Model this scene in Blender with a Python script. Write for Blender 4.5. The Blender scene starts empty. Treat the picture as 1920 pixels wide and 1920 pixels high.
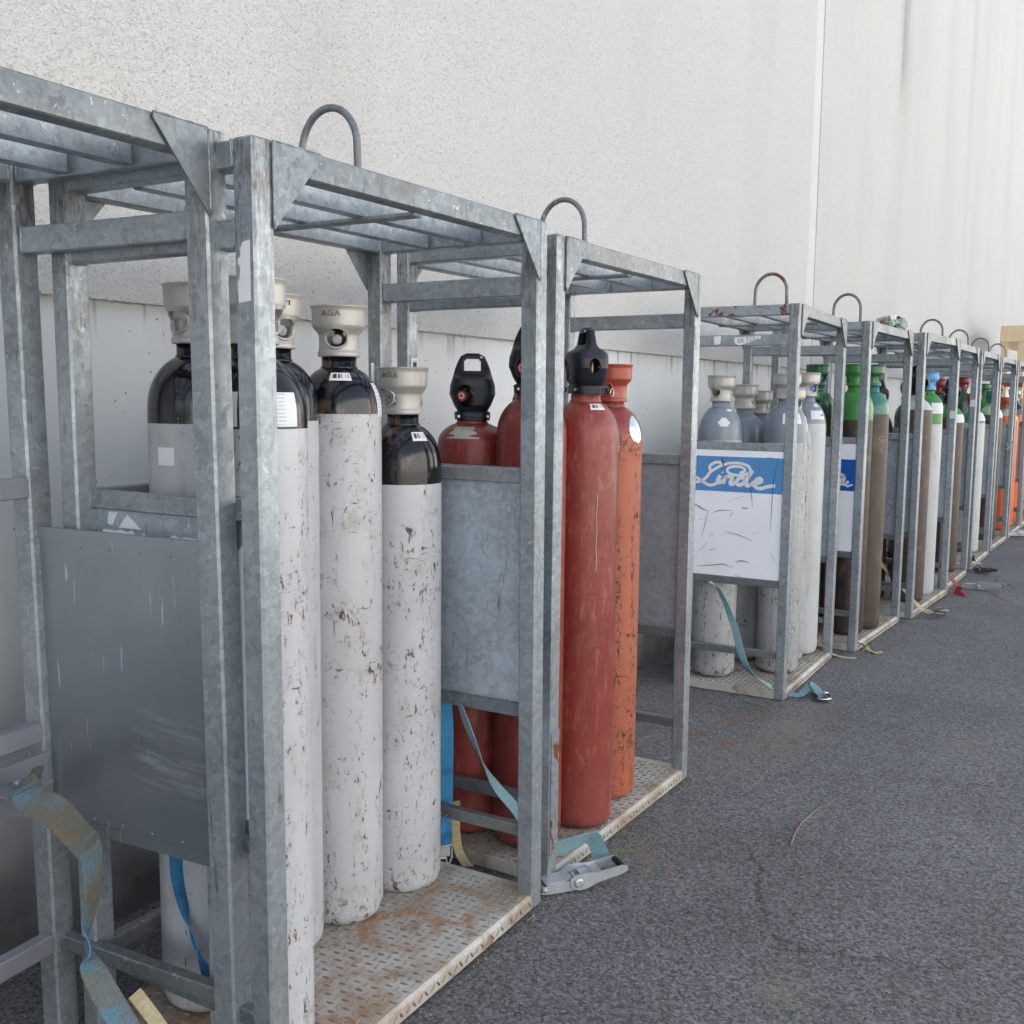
import bpy, math, random
from mathutils import Vector, Matrix
random.seed(7)
PI=math.pi; R_=math.radians
sc=bpy.context.scene; COL=sc.collection
def lin(c): return c/12.92 if c<=.04045 else ((c+.055)/1.055)**2.4
def rgb(h):
    return tuple(lin(int(h[i:i+2],16)/255) for i in (0,2,4))+(1,)
# ------------------------------------------------------------------ camera model (metres, camera at x=y=0)
F=1942.6; PI_C=math.radians(6.2375); RO=math.radians(.5971); YA=math.radians(31.150); CH=1.5188
fw=Vector((math.cos(YA)*math.cos(PI_C),math.sin(YA)*math.cos(PI_C),-math.sin(PI_C)))
rt=Vector((math.sin(YA),-math.cos(YA),0)); up=rt.cross(fw)
cr=rt*math.cos(RO)+up*math.sin(RO); cu=up*math.cos(RO)-rt*math.sin(RO)
def ray(u,v): return fw+cr*((u-960)/F)-cu*((v-960)/F)
def atz(u,v,z=0.0):
    d=ray(u,v); return Vector((0,0,CH))+d*((z-CH)/d.z)
def aty(u,v,y):
    d=ray(u,v); return Vector((0,0,CH))+d*(y/d.y)
def atx(u,v,x):
    d=ray(u,v); return Vector((0,0,CH))+d*(x/d.x)
cam=bpy.data.cameras.new('camera'); co=bpy.data.objects.new('camera',cam); COL.objects.link(co)
M=Matrix((cr,cu,-fw)).transposed().to_4x4(); M.translation=Vector((0,0,CH)); co.matrix_world=M
cam.sensor_width=36; cam.lens=36*F/1920; cam.clip_start=.05; cam.clip_end=500; sc.camera=co
sc.render.resolution_x=sc.render.resolution_y=1024
# ------------------------------------------------------------------ node helpers
class NT:
    def __init__(s,name):
        s.m=bpy.data.materials.new(name); s.m.use_nodes=True; s.t=s.m.node_tree; s.n=s.t.nodes; s.l=s.t.links
        s.b=s.n['Principled BSDF']
    def new(s,ty,**k):
        n=s.n.new(ty)
        for a,v in k.items(): setattr(n,a,v)
        return n
    def put(s,sock,v):
        if isinstance(v,bpy.types.NodeSocket): s.l.new(v,sock)
        else: sock.default_value=v
    def coord(s,kind='Object',rand=True,scale=(1,1,1)):
        tc=s.new('ShaderNodeTexCoord'); out=tc.outputs[kind]
        mp=s.new('ShaderNodeMapping'); s.l.new(out,mp.inputs['Vector']); mp.inputs['Scale'].default_value=scale
        if rand:
            oi=s.new('ShaderNodeObjectInfo'); cx=s.new('ShaderNodeVectorMath',operation='SCALE')
            cx.inputs[0].default_value=(37,53,29); s.l.new(oi.outputs['Random'],cx.inputs['Scale']); s.l.new(cx.outputs[0],mp.inputs['Location'])
        return mp.outputs[0]
    def noise(s,vec,scale,detail=4,rough=.55,dist=0,col=False):
        n=s.new('ShaderNodeTexNoise'); s.l.new(vec,n.inputs['Vector']); n.inputs['Scale'].default_value=scale
        n.inputs['Detail'].default_value=detail; n.inputs['Roughness'].default_value=rough; n.inputs['Distortion'].default_value=dist
        return n.outputs['Color' if col else 'Fac']
    def voro(s,vec,scale,feature='F1',out='Color'):
        n=s.new('ShaderNodeTexVoronoi',feature=feature); s.l.new(vec,n.inputs['Vector']); n.inputs['Scale'].default_value=scale
        return n.outputs[out]
    def math(s,op,a,b=0.0,clamp=False,c=None):
        n=s.new('ShaderNodeMath',operation=op,use_clamp=clamp); s.put(n.inputs[0],a); s.put(n.inputs[1],b)
        if c is not None: s.put(n.inputs[2],c)
        return n.outputs[0]
    def ramp(s,fac,a,b,lo=0.0,hi=1.0,smooth=False):
        n=s.new('ShaderNodeMapRange'); s.put(n.inputs['Value'],fac); n.inputs['From Min'].default_value=a; n.inputs['From Max'].default_value=b
        n.inputs['To Min'].default_value=lo; n.inputs['To Max'].default_value=hi
        if smooth: n.interpolation_type='SMOOTHSTEP'
        return n.outputs[0]
    def mix(s,fac,a,b,mode='MIX'):
        n=s.new('ShaderNodeMix',data_type='RGBA',blend_type=mode); s.put(n.inputs[0],fac); s.put(n.inputs[6],a); s.put(n.inputs[7],b)
        return n.outputs[2]
    def vmix(s,vec,col,amt):
        a=s.new('ShaderNodeVectorMath',operation='SCALE'); s.l.new(col,a.inputs[0]); a.inputs['Scale'].default_value=amt
        b=s.new('ShaderNodeVectorMath',operation='ADD'); s.l.new(vec,b.inputs[0]); s.l.new(a.outputs[0],b.inputs[1]); return b.outputs[0]
    def scale(s,vec,v):
        n=s.new('ShaderNodeVectorMath',operation='MULTIPLY'); s.l.new(vec,n.inputs[0]); n.inputs[1].default_value=v; return n.outputs[0]
    def sep(s,vec):
        n=s.new('ShaderNodeSeparateXYZ'); s.l.new(vec,n.inputs[0]); return n.outputs
    def bump(s,h,strength,dist,normal=None):
        n=s.new('ShaderNodeBump'); s.l.new(h,n.inputs['Height']); n.inputs['Strength'].default_value=strength; n.inputs['Distance'].default_value=dist
        if normal is not None: s.l.new(normal,n.inputs['Normal'])
        return n.outputs[0]
    def out(s,color=None,rough=None,metal=None,normal=None,spec=None):
        for k,v in (('Base Color',color),('Roughness',rough),('Metallic',metal),('Normal',normal),('Specular IOR Level',spec)):
            if v is not None: s.put(s.b.inputs[k],v)
        return s.m
def grey(v,t=(1,1,1)): return (v*t[0],v*t[1],v*t[2],1)
RUST=rgb('3f2013'); RUST2=rgb('7d4522')
def galv(name,lo=.21,hi=.42,rust=.0,tint=(.88,1,1.10),metal=.5,rough=.42,warm=.22,top=0):
    s=NT(name); v=s.coord(); vd=s.vmix(v,s.noise(v,30,2,col=True),.012)
    a=s.new('ShaderNodeRGBToBW'); s.l.new(s.voro(vd,58),a.inputs[0]); b=s.new('ShaderNodeRGBToBW'); s.l.new(s.voro(vd,130),b.inputs[0])
    m=s.math('ADD',s.math('MULTIPLY',a.outputs[0],.55),s.math('MULTIPLY',b.outputs[0],.3))
    m=s.math('ADD',m,s.ramp(s.noise(v,5,5),.3,.7,-.25,.3))
    c=s.mix(s.ramp(m,-.25,1.2),grey(lo*.85,tint),grey(hi*1.2,tint))
    c=s.mix(s.ramp(s.noise(v,2.2,4),.45,.7,0,warm),c,grey(hi*.9,(1.05,1.0,.88)))
    # scuffs, worn streaks and white oxide spots
    sv=s.scale(v,(60,60,5)); sc1=s.ramp(s.noise(sv,1,5,.7),.60,.68,0,1); c=s.mix(s.math('MULTIPLY',sc1,s.ramp(s.noise(v,6),.45,.6,0,.75)),c,grey(.08,(1.05,1,.95)))
    c=s.mix(s.math('MULTIPLY',s.ramp(s.noise(v,70,2,.4,1.2),.69,.73),.55),c,grey(.62))
    c=s.mix(s.math('MULTIPLY',s.ramp(s.noise(v,38,6,.7,2.5),.63,.66),.45),c,grey(.10))
    c=s.mix(s.math('MULTIPLY',s.ramp(s.noise(s.scale(v,(110,110,28)),1,5,.75,1.),.63,.67),.5),c,grey(.07,(1.05,1,.95)))
    if top:
        o=s.coord(rand=False); z_=s.sep(o)[2]; f=s.math('MULTIPLY',s.ramp(z_,1.5,1.95),s.ramp(s.noise(s.scale(v,(70,70,14)),1,7,.75,.5),.45,.60)); c=s.mix(s.math('MULTIPLY',f,.8),c,s.mix(s.noise(v,25),rgb('3b3431'),rgb('6a5c50')))
    r=s.ramp(m,0,1,rough+.1,rough-.1)
    met=metal
    if rust>0:
        n=s.noise(v,7,8,.65,.6); f=s.ramp(n,.66-rust*.16,.69-rust*.16)
        rc=s.mix(s.noise(v,60,4),RUST,RUST2); c=s.mix(f,c,rc); met=s.math('MULTIPLY',s.math('SUBTRACT',1,f),metal)
    return s.out(c,r,met,s.bump(s.noise(v,35,4),.12,.004))
G={}
G['galv']=galv('galvanised_steel',.20,.40); G['galv_post']=galv('galvanised_post',.20,.40,top=1)
G['galv_rail']=galv('galvanised_rail',.12,.24,warm=.5); G['galv_rust']=galv('galvanised_rusty',.2,.4,rust=.75)
G['galv_dirty']=galv('galvanised_weathered',.17,.36,rust=.15,warm=.6,rough=.6)
G['sheet']=galv('galvanised_sheet',.30,.54,tint=(.86,1,1.13),rough=.42,warm=.0)
G['hoop']=galv('hoop_steel',.12,.22,rough=.5); G['hoop_rust']=galv('hoop_steel_rusty',.12,.2,rust=1.0)
def flat(name,col,rough=.5,metal=0,var=.12,scale=8,spec=None,bump=0):
    s=NT(name); v=s.coord(); n=s.ramp(s.noise(v,scale,6),.3,.7,1-var,1+var)
    c=s.mix(1,col,n,'MULTIPLY')
    return s.out(c,rough,metal,s.bump(s.noise(v,scale*6),bump,.003) if bump else None,spec)
def alupanel():
    s=NT('dull_aluminium'); v=s.coord(); x,y,z=s.sep(v)
    c=s.mix(s.ramp(s.noise(v,2.5,5),.3,.7),grey(.27,(.90,1,1.13)),grey(.36,(.91,1,1.11)))
    fine=s.noise(s.scale(v,(1,40,3)),2,5); c=s.mix(s.ramp(fine,.4,.8,0,.10),c,grey(.2,(.95,1,1.08)))
    # pale vertical drips
    dv=s.scale(v,(1,75,6)); dr=s.ramp(s.noise(dv,1,2,.4),.70,.72); c=s.mix(s.math('MULTIPLY',dr,.9),c,rgb('c9c6b8'))
    # rubbed arcs low on the sheet
    yy=s.math('SUBTRACT',y,.02); arc=s.math('ADD',z,s.math('MULTIPLY',s.math('MULTIPLY',yy,yy),-.35)); cb=s.new('ShaderNodeCombineXYZ'); s.put(cb.inputs[0],s.math('MULTIPLY',y,3.5)); s.put(cb.inputs[1],s.math('MULTIPLY',arc,36.)); ar=s.noise(cb.outputs[0],1,6,.8)
    reg=s.math('MULTIPLY',s.ramp(z,.62,.70,0,1),s.ramp(z,.86,.76,0,1)); reg=s.math('MULTIPLY',reg,s.ramp(y,.30,.24,0,1))
    c=s.mix(s.math('MULTIPLY',s.math('MULTIPLY',s.ramp(ar,.47,.62),reg),.9),c,rgb('b5bcc6'))
    return s.out(c,.30,.75,s.bump(s.noise(v,2.2,1),.35,.03))
def no_rand_alu():
    m=alupanel()
    for n in m.node_tree.nodes:
        if n.type=='MAPPING':
            for l in list(n.inputs['Location'].links): m.node_tree.links.remove(l)
    return m
G['alu']=no_rand_alu()
G['lilac']=flat('grey_aluminium_tube',rgb('8e9099'),.45,.4,.15,6)
def paint(name,col,chip=.5,chipcol=rgb('4a443c'),rust=.3,rough=.42,dirt=.3,light=None,streak=True,metal=0):
    s=NT(name); v=s.coord(); 
    n1=s.ramp(s.noise(v,2.5,4),.3,.7,.86,1.06); c=s.mix(1,col,n1,'MULTIPLY')
    if dirt: c=s.mix(s.ramp(s.noise(s.scale(v,(3,3,.8)),2.2,5,.6),.48,.78,0,dirt),c,s.mix(.7,col,rgb('6e6252'),'MULTIPLY'))
    if light is not None:
        lf=s.ramp(s.noise(s.scale(v,(20,20,5)),2,7,.75),.52,.68); lg=s.ramp(s.noise(s.scale(v,(6,6,45)),2,6,.75),.60,.72); lf=s.math('MAXIMUM',lf,lg); c=s.mix(s.math('MULTIPLY',lf,s.ramp(s.noise(v,4),.35,.55,.3,1)),c,light); c=s.mix(s.ramp(s.sep(s.coord(rand=False))[2],.35,.0,0,.35),c,light)
        c=s.mix(s.math('MULTIPLY',s.ramp(s.noise(s.scale(v,(9,9,3)),2,5,.7),.5,.66),.35),c,rgb('6a2422'))
    tcx=s.coord(rand=False); ox,oy,oz=s.sep(tcx); ang=s.math('ARCTAN2',oy,ox); oi=s.new('ShaderNodeObjectInfo')
    cb=s.new('ShaderNodeCombineXYZ'); s.put(cb.inputs[0],s.math('MULTIPLY',ang,2.4)); s.put(cb.inputs[1],s.math('MULTIPLY',oz,.9)); s.put(cb.inputs[2],s.math('MULTIPLY',oi.outputs['Random'],40.)); colm=s.noise(cb.outputs[0],1.3,3,.6)
    cb2=s.new('ShaderNodeCombineXYZ'); s.put(cb2.inputs[0],s.math('MULTIPLY',ang,.7)); s.put(cb2.inputs[1],s.math('MULTIPLY',oz,9.)); s.put(cb2.inputs[2],s.math('MULTIPLY',oi.outputs['Random'],25.)); band=s.noise(cb2.outputs[0],1.,3,.6)
    th=.655-chip*.10
    k1=s.ramp(s.noise(s.scale(v,(48,48,26)),1.5,7,.78,.2),th,th+.03)
    k1=s.math('MULTIPLY',k1,s.ramp(s.math('MAXIMUM',colm,s.math('ADD',band,-.02)),.50,.60))
    k2=s.ramp(s.noise(s.scale(v,(13,13,75)),1.5,6,.75,.2),th+.055,th+.075); k2=s.math('MULTIPLY',k2,s.ramp(band,.46,.56))
    k3=s.ramp(s.noise(s.scale(v,(65,65,11)),1.4,5,.72),th+.05,th+.075); k3=s.math('MULTIPLY',k3,s.ramp(colm,.47,.56))
    k4=s.ramp(s.noise(s.scale(v,(17,17,11)),1.5,8,.78,.4),th-.005,th+.015); k4=s.math('MULTIPLY',k4,s.ramp(s.noise(v,4.6,3),.57,.62)); k3=s.math('MAXIMUM',k3,k4) if chip>.5 else k3
    foot=s.math('MULTIPLY',s.ramp(oz,.14,.02),s.ramp(s.noise(s.scale(v,(30,30,30)),1,6,.75),.60-chip*.06,.66-chip*.06))
    k=s.math('MAXIMUM',s.math('MAXIMUM',k1,k2),s.math('MAXIMUM',k3,foot if chip>.3 else k2))
    fl=s.ramp(s.noise(v,210,3,.7),.70,.73); k=s.math('MAXIMUM',k,s.math('MULTIPLY',fl,min(.8,chip)))
    if chip>0:
        cc=chipcol
        if rust: cc=s.mix(s.ramp(s.noise(v,7,3),.60-rust*.15,.66-rust*.15),chipcol,s.mix(s.noise(v,50),RUST,RUST2))
        if streak:
            halo=s.math('MULTIPLY',s.ramp(s.noise(s.scale(v,(12,12,7)),1.6,5,.6),.52,.68,0,.42),s.ramp(s.math('MAXIMUM',colm,band),.48,.62)); c=s.mix(halo,c,rgb('8c7658'))
        c=s.mix(k,c,cc)
    rr=s.math('ADD',s.math('MULTIPLY',k,.35),rough,True)
    return s.out(c,rr,metal,s.bump(s.math('SUBTRACT',s.math('MULTIPLY',s.noise(v,14,3),.5),k),.25,.0015))
P={}
WH='c9c8c8'
P['white']=paint('white_chipped_paint',rgb('babcc1'),.88,rust=.35,rough=.4)
P['white2']=paint('pale_scuffed_paint',rgb('b1b4b9'),.5,rust=.1,rough=.4)
P['greywhite']=paint('scuffed_grey_white_paint',rgb('a3a5a8'),1.0,rust=.2,rough=.42)
P['whiteclean']=paint('clean_white_paint',rgb('b3b7b9'),.12,rust=0,rough=.4,dirt=.1)
P['black']=paint('black_gloss_paint',rgb('090d18'),.12,chipcol=rgb('8d8a84'),rust=0,rough=.15,dirt=0)
P['silver']=paint('silver_cap_paint',rgb('b3b1ad'),.2,chipcol=rgb('55504a'),rust=.6,rough=.42,dirt=.25,metal=.3)
P['red']=paint('red_paint',rgb('84342e'),.55,chipcol=rgb('4a1c18'),rust=.0,rough=.38,dirt=.2,light=rgb('9e6056'))
P['redcap']=paint('red_cap_paint',rgb('9c4232'),.1,chipcol=rgb('52251c'),rust=0,rough=.35,dirt=.15)
P['orange']=paint('faded_orange_paint',rgb('a85d42'),1.25,chipcol=rgb('3e2c26'),rust=.2,rough=.5,dirt=.35)
P['brightorange']=paint('orange_paint',rgb('cf6429'),.2,rust=.1,rough=.45,dirt=.2)
P['bluegrey']=paint('blue_grey_paint',rgb('77828f'),.2,chipcol=rgb('b0afab'),rust=.1,rough=.3,dirt=.1)
P['brown']=paint('brown_paint',rgb('483c35'),.2,chipcol=rgb('8a8178'),rust=.1,rough=.5,dirt=.35)
P['darkbrown']=paint('dark_brown_paint',rgb('352b27'),.2,chipcol=rgb('7a6f66'),rust=.1,rough=.5,dirt=.2)
P['green']=paint('green_paint',rgb('286640'),.1,chipcol=rgb('1d3a24'),rust=0,rough=.3,dirt=.1)
P['brightgreen']=paint('bright_green_paint',rgb('35803a'),.1,chipcol=rgb('1d3a24'),rust=0,rough=.3,dirt=.1)
P['teal']=paint('teal_green_paint',rgb('2c7468'),.1,chipcol=rgb('1d3a34'),rust=0,rough=.22,dirt=.1)
P['darkgreen']=paint('dark_green_paint',rgb('1d4a36'),.1,chipcol=rgb('0f2018'),rust=0,rough=.25,dirt=.1)
P['palegreen']=paint('pale_green_paint',rgb('9fc0a2'),.1,rust=0,rough=.35,dirt=.1)
P['lightblue']=paint('light_blue_paint',rgb('4f9ac9'),.1,rust=0,rough=.35,dirt=.1)
P['darkred']=paint('dark_red_paint',rgb('7a201c'),.1,chipcol=rgb('3a1210'),rust=0,rough=.35,dirt=.1)
P['cream']=paint('cream_paint',rgb('c2b698'),.4,rust=.4,rough=.5,dirt=.3)
G['plastic']=flat('black_plastic',rgb('141a26'),.42,0,.1,10,.4)
G['plasticin']=flat('black_rubber',rgb('121214'),.6)
G['dull']=flat('dull_grey_tape',rgb('98969a'),.6,0,.4,60)
G['emboss']=flat('grimy_raised_letters',rgb('6f6c68'),.6)
G['brass']=flat('brass',rgb('8d7440'),.35,.8)
G['zinc']=flat('bright_zinc',rgb('b6bbc0'),.35,.45,.1,20)
G['chrome']=flat('chrome',rgb('d0d2d4'),.12,1)
G['blueplug']=flat('blue_plastic',rgb('1f6fc4'),.35); G['redplug']=flat('red_plastic',rgb('a0303a'),.35); G['pinkplug']=flat('pink_ring',rgb('e0b0b4'),.4)
G['paper']=flat('white_sticker',rgb('d9dade'),.5,0,.04,30); G['ink']=flat('dark_ink',rgb('25272c'),.6); G['greyink']=flat('grey_ink',rgb('77787a'),.6)
G['greendiamond']=flat('green_ink',rgb('4d8a3c'),.5)
G['wood']=None
def barcode():
    s=NT('barcode_print'); tc=s.new('ShaderNodeTexCoord'); x,y,z=s.sep(tc.outputs['UV'])
    w=s.new('ShaderNodeTexWhiteNoise',noise_dimensions='1D'); s.l.new(s.math('FLOOR',s.math('MULTIPLY',x,34)),w.inputs['W'])
    k=s.math('GREATER_THAN',w.outputs[0],.45)
    k=s.math('MULTIPLY',k,s.math('MULTIPLY',s.math('GREATER_THAN',x,.1),s.math('LESS_THAN',x,.9))); k=s.math('MULTIPLY',k,s.math('MULTIPLY',s.math('GREATER_THAN',y,.3),s.math('LESS_THAN',y,.85)))
    return s.out(s.mix(k,rgb('dcdde0'),rgb('2b2d33')),.45)
G['barcode']=barcode()
def textlabel():
    s=NT('printed_label'); tc=s.new('ShaderNodeTexCoord'); x,y,z=s.sep(tc.outputs['UV'])
    row=s.math('FRACT',s.math('MULTIPLY',y,9)); on=s.math('MULTIPLY',s.math('GREATER_THAN',row,.35),s.math('LESS_THAN',row,.7))
    cb=s.new('ShaderNodeCombineXYZ'); s.l.new(s.math('MULTIPLY',x,60),cb.inputs[0]); s.l.new(s.math('FLOOR',s.math('MULTIPLY',y,9)),cb.inputs[1])
    k=s.math('MULTIPLY',on,s.math('GREATER_THAN',s.noise(cb.outputs[0],1.,2),.5)); k=s.math('MULTIPLY',k,s.math('MULTIPLY',s.math('GREATER_THAN',x,.08),s.math('LESS_THAN',x,.7)))
    return s.out(s.mix(s.math('MULTIPLY',k,.7),rgb('d2d6de'),rgb('5a6070')),.4)
G['label']=textlabel()
def webbing(name,c1,c2,c3=None):
    s=NT(name); tc=s.new('ShaderNodeTexCoord'); x,y,z=s.sep(tc.outputs['UV'])
    w=s.math('SINE',s.math('MULTIPLY',y,1300)); st=s.math('SINE',s.math('MULTIPLY',x,34)); v=s.coord('Object',True)
    n=s.noise(v,6,4); c=s.mix(s.ramp(n,.42,.6),c1,c2)
    if c3: c=s.mix(s.ramp(s.noise(v,11,4),.52,.62),c,c3)
    dash=s.math('MULTIPLY',s.math('GREATER_THAN',st,.93),s.math('GREATER_THAN',s.math('SINE',s.math('MULTIPLY',y,420)),.1)); c=s.mix(s.math('MULTIPLY',dash,.6),c,grey(.04))
    c=s.mix(1,c,s.ramp(s.noise(v,90,3),.3,.7,.85,1.1),'MULTIPLY')
    return s.out(c,.75,0,s.bump(s.math('ADD',w,s.math('MULTIPLY',st,.6)),.35,.0006))
G['web_blue']=webbing('blue_webbing',rgb('2a78a8'),rgb('2f83b5'),rgb('1e5f8c'))
G['web_faded']=webbing('faded_webbing',rgb('67767a'),rgb('6c6858'),rgb('5a8094'))
G['web_grime']=webbing('grimy_webbing',rgb('54534c'),rgb('4b7488'),rgb('5c5344'))
G['web_teal']=webbing('teal_webbing',rgb('6f949c'),rgb('7ea1a8')); G['web_cream']=webbing('cream_webbing',rgb('b9ad8a'),rgb('a89a74'))
G['web_red']=webbing('red_webbing',rgb('9e2733'),rgb('8a1f2b'))
def tread(name,rings=()):
    s=NT(name); v=s.coord(rand=False); vr=s.coord(); x,y,z=s.sep(v)
    c=s.mix(s.ramp(s.noise(vr,3,5),.35,.65),grey(.40,(1.04,1,.92)),grey(.54,(1.03,1,.94)))
    c=s.mix(s.ramp(s.noise(vr,4.5,6,.6),.46,.62,0,.65),c,rgb('8b7452'))
    c=s.mix(s.ramp(s.noise(vr,9,6,.65),.58,.68,0,.8),c,rgb('95602c'))
    if rings: c=s.mix(s.math('MULTIPLY',s.ramp(s.math('ADD',s.math('MULTIPLY',x,-1.),s.math('MULTIPLY',s.noise(v,6,4),.6)),-.55,.0),s.ramp(s.noise(v,8,6,.7),.42,.60,.0,.75)),c,rgb('a06a30'))
    for (rx,ry,rr) in rings:
        d=s.math('SQRT',s.math('ADD',s.math('POWER',s.math('SUBTRACT',x,rx),2),s.math('POWER',s.math('SUBTRACT',y,ry),2)))
        d=s.math('ADD',d,s.math('MULTIPLY',s.math('SUBTRACT',s.noise(v,9,5,.65),.5),.10))
        f=s.math('MULTIPLY',s.ramp(s.math('ABSOLUTE',s.math('SUBTRACT',d,rr)),.034,.004),s.ramp(s.noise(v,11,5,.7),.38,.6,.1,1)); c=s.mix(s.math('MULTIPLY',f,.7),c,rgb('a0692e'))
    c=s.mix(s.ramp(s.noise(vr,120,3),.5,.75,0,.35),c,grey(.1))
    return s.out(c,.6,.15,s.bump(s.noise(vr,80,3),.2,.001))
G['lozenge']=flat('worn_tread_bars',rgb('7c766b'),.5,.2,.3,15)
G['tread']=tread('tread_plate'); G['tread_rings']=tread('tread_plate_rusty_rings',[(.408,.143,.085),(.73,.22,.10),(.93,.17,.1),(.66,.40,.1)])
def asphalt():
    s=NT('asphalt'); v=s.coord(rand=False)
    n1=s.noise(v,150,4,.7); vd=s.vmix(v,s.noise(v,120,2,col=True),.006); a=s.new('ShaderNodeRGBToBW'); s.l.new(s.voro(vd,125),a.inputs[0])
    c=s.mix(s.ramp(s.math('ADD',s.math('MULTIPLY',a.outputs[0],.5),s.math('MULTIPLY',n1,.6)),.25,.8),grey(.026,(.97,1,1.05)),grey(.20,(.985,1,1.035)))
    c=s.mix(1,c,s.ramp(s.noise(s.vmix(v,s.noise(v,40,1,col=True),.01),95,3,.7),.34,.60,.58,1.36),'MULTIPLY'); c=s.mix(1,c,s.ramp(s.noise(v,1.4,6,.6),.3,.7,.78,1.2),'MULTIPLY')
    c=s.mix(s.ramp(s.voro(v,38,'F1','Distance'),.06,.045),c,grey(.30,(1,1,.97)))
    c=s.mix(s.ramp(s.noise(v,22,5,.8),.64,.72,0,.5),c,grey(.035))
    c=s.mix(s.math('MULTIPLY',s.ramp(s.noise(v,.7,4,.6,.5),.56,.64),.28),c,grey(.06)); c=s.mix(s.math('MULTIPLY',s.ramp(s.noise(v,2.6,6,.7,.4),.62,.72),.35),c,rgb('6b6a64'))
    ck=s.voro(s.vmix(v,s.noise(v,2.5,5,.7,0,True),.35),.55,'DISTANCE_TO_EDGE','Distance'); c=s.mix(s.math('MULTIPLY',s.math('MULTIPLY',s.ramp(ck,.004,.0015),s.ramp(s.noise(v,1.1,2),.5,.56)),.7),c,grey(.02))
    x,y,z=s.sep(v)
    def spot(cx,cy,rx,ry,ring=None,rot=0):
        dx=s.math('SUBTRACT',x,cx); dy=s.math('SUBTRACT',y,cy); ca,sa=math.cos(rot),math.sin(rot)
        ex=s.math('DIVIDE',s.math('ADD',s.math('MULTIPLY',dx,ca),s.math('MULTIPLY',dy,sa)),rx); ey=s.math('DIVIDE',s.math('SUBTRACT',s.math('MULTIPLY',dy,ca),s.math('MULTIPLY',dx,sa)),ry)
        d=s.math('SQRT',s.math('ADD',s.math('MULTIPLY',ex,ex),s.math('MULTIPLY',ey,ey))); d=s.math('ADD',d,s.math('MULTIPLY',s.math('SUBTRACT',s.noise(v,9,4),.5),.35))
        return s.ramp(s.math('ABSOLUTE',s.math('SUBTRACT',d,1)),ring,0) if ring else s.math('MULTIPLY',s.ramp(d,1.1,.2),s.ramp(s.noise(v,16,5,.7),.4,.62,.15,1))
    rustn=s.ramp(s.noise(v,40,4),.3,.6,.3,1)
    def add(c,f,amt,col): return s.mix(s.math('MULTIPLY',s.math('MULTIPLY',f,rustn),amt),c,col)
    c=add(c,spot(3.05,1.13,.088,.088,.16),.5,rgb('8a6233')); c=add(c,spot(2.99,1.36,.11,.10,.2),.45,rgb('87724a'))
    for aa in ((4.62,1.57,.22,.07,-.5),(4.86,1.50,.20,.06,-.6),(4.38,1.66,.16,.06,-.4),(4.3,1.50,.2,.05,-.3)): c=add(c,spot(aa[0],aa[1],aa[2],aa[3],None,aa[4]),.75,rgb('7c4a22'))
    c=add(c,spot(4.4,1.33,.7,.2,None,-.2),.45,rgb('857859')); c=add(c,spot(2.54,.70,.12,.09),.5,rgb('8f7c63')); c=add(c,spot(3.1,1.40,.5,.16,None,-.15),.4,rgb('7a7052'))
    c=add(c,spot(4.9,1.33,.5,.14),.35,rgb('8a8160')); c=add(c,spot(2.966,.792,.018,.014),1,rgb('3a2420'))
    f=s.ramp(y,1.56,1.50); 
    return s.out(c,.85,0,s.bump(s.math('ADD',a.outputs[0],s.math('MULTIPLY',n1,1.5)),.8,.005))
G['asphalt']=asphalt()
def plaster():
    s=NT('roughcast_plaster'); v=s.coord(rand=False); x,y,z=s.sep(v)
    va=s.scale(v,(.75,1,1.25)); n=s.noise(va,120,2,.6,1.6); n2=s.noise(v,60,2,.6,.6)
    h=s.math('ADD',s.ramp(n,.32,.52,0,1,True),s.math('MULTIPLY',s.ramp(n2,.3,.62,0,1),.45))
    c=s.mix(s.ramp(s.noise(v,.8,4),.3,.7),rgb('c4c3c0'),rgb('bfc0c2'))
    c=s.mix(s.ramp(n,.43,.28,0,.75),c,rgb('7d7974')); c=s.mix(s.ramp(s.noise(va,75,3,.7,1.),.33,.27,0,.6),c,rgb('6f6b66')); c=s.mix(s.math('MULTIPLY',s.ramp(s.noise(s.scale(v,(1.2,1.2,.25)),1,5,.6),.5,.75),.22),c,rgb('a39c90')); c=s.mix(s.ramp(s.noise(v,55,2),.73,.76,0,.7),c,rgb('77736c'))
    def streak(c,cx,w,z0,z1,amt,col=rgb('8b8a88')):
        xx=s.math('ADD',x,s.math('MULTIPLY',s.math('SUBTRACT',s.noise(s.scale(v,(0.001,0.001,1)),1.3,3),.5),.25))
        f=s.ramp(s.math('ABSOLUTE',s.math('SUBTRACT',xx,cx)),w,0,0,1,True); f=s.math('MULTIPLY',f,s.ramp(z,z0,z1)); f=s.math('MULTIPLY',f,s.ramp(s.noise(s.scale(v,(9,9,.7)),1,5,.65),.35,.65,.3,1))
        return s.mix(s.math('MULTIPLY',f,amt),c,col)
    c=streak(c,11.05,.26,4.3,4.8,.6,rgb('70706e')); c=streak(c,11.1,.5,2.6,4.9,.3); c=streak(c,11.9,.7,2.4,5,.16)
    c=streak(c,14.9,.3,2.5,6.2,.35); c=streak(c,15.9,.5,2,6,.18); c=streak(c,18.6,.6,2,6,.14); c=streak(c,13.4,.5,2,5,.12); c=streak(c,9.0,.45,2.2,5.5,.14,rgb('a59c8c')); c=streak(c,22,1.,2,6,.2)
    return s.out(c,.95,0,s.bump(h,.6,.003),.2)
G['plaster']=plaster()
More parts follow.
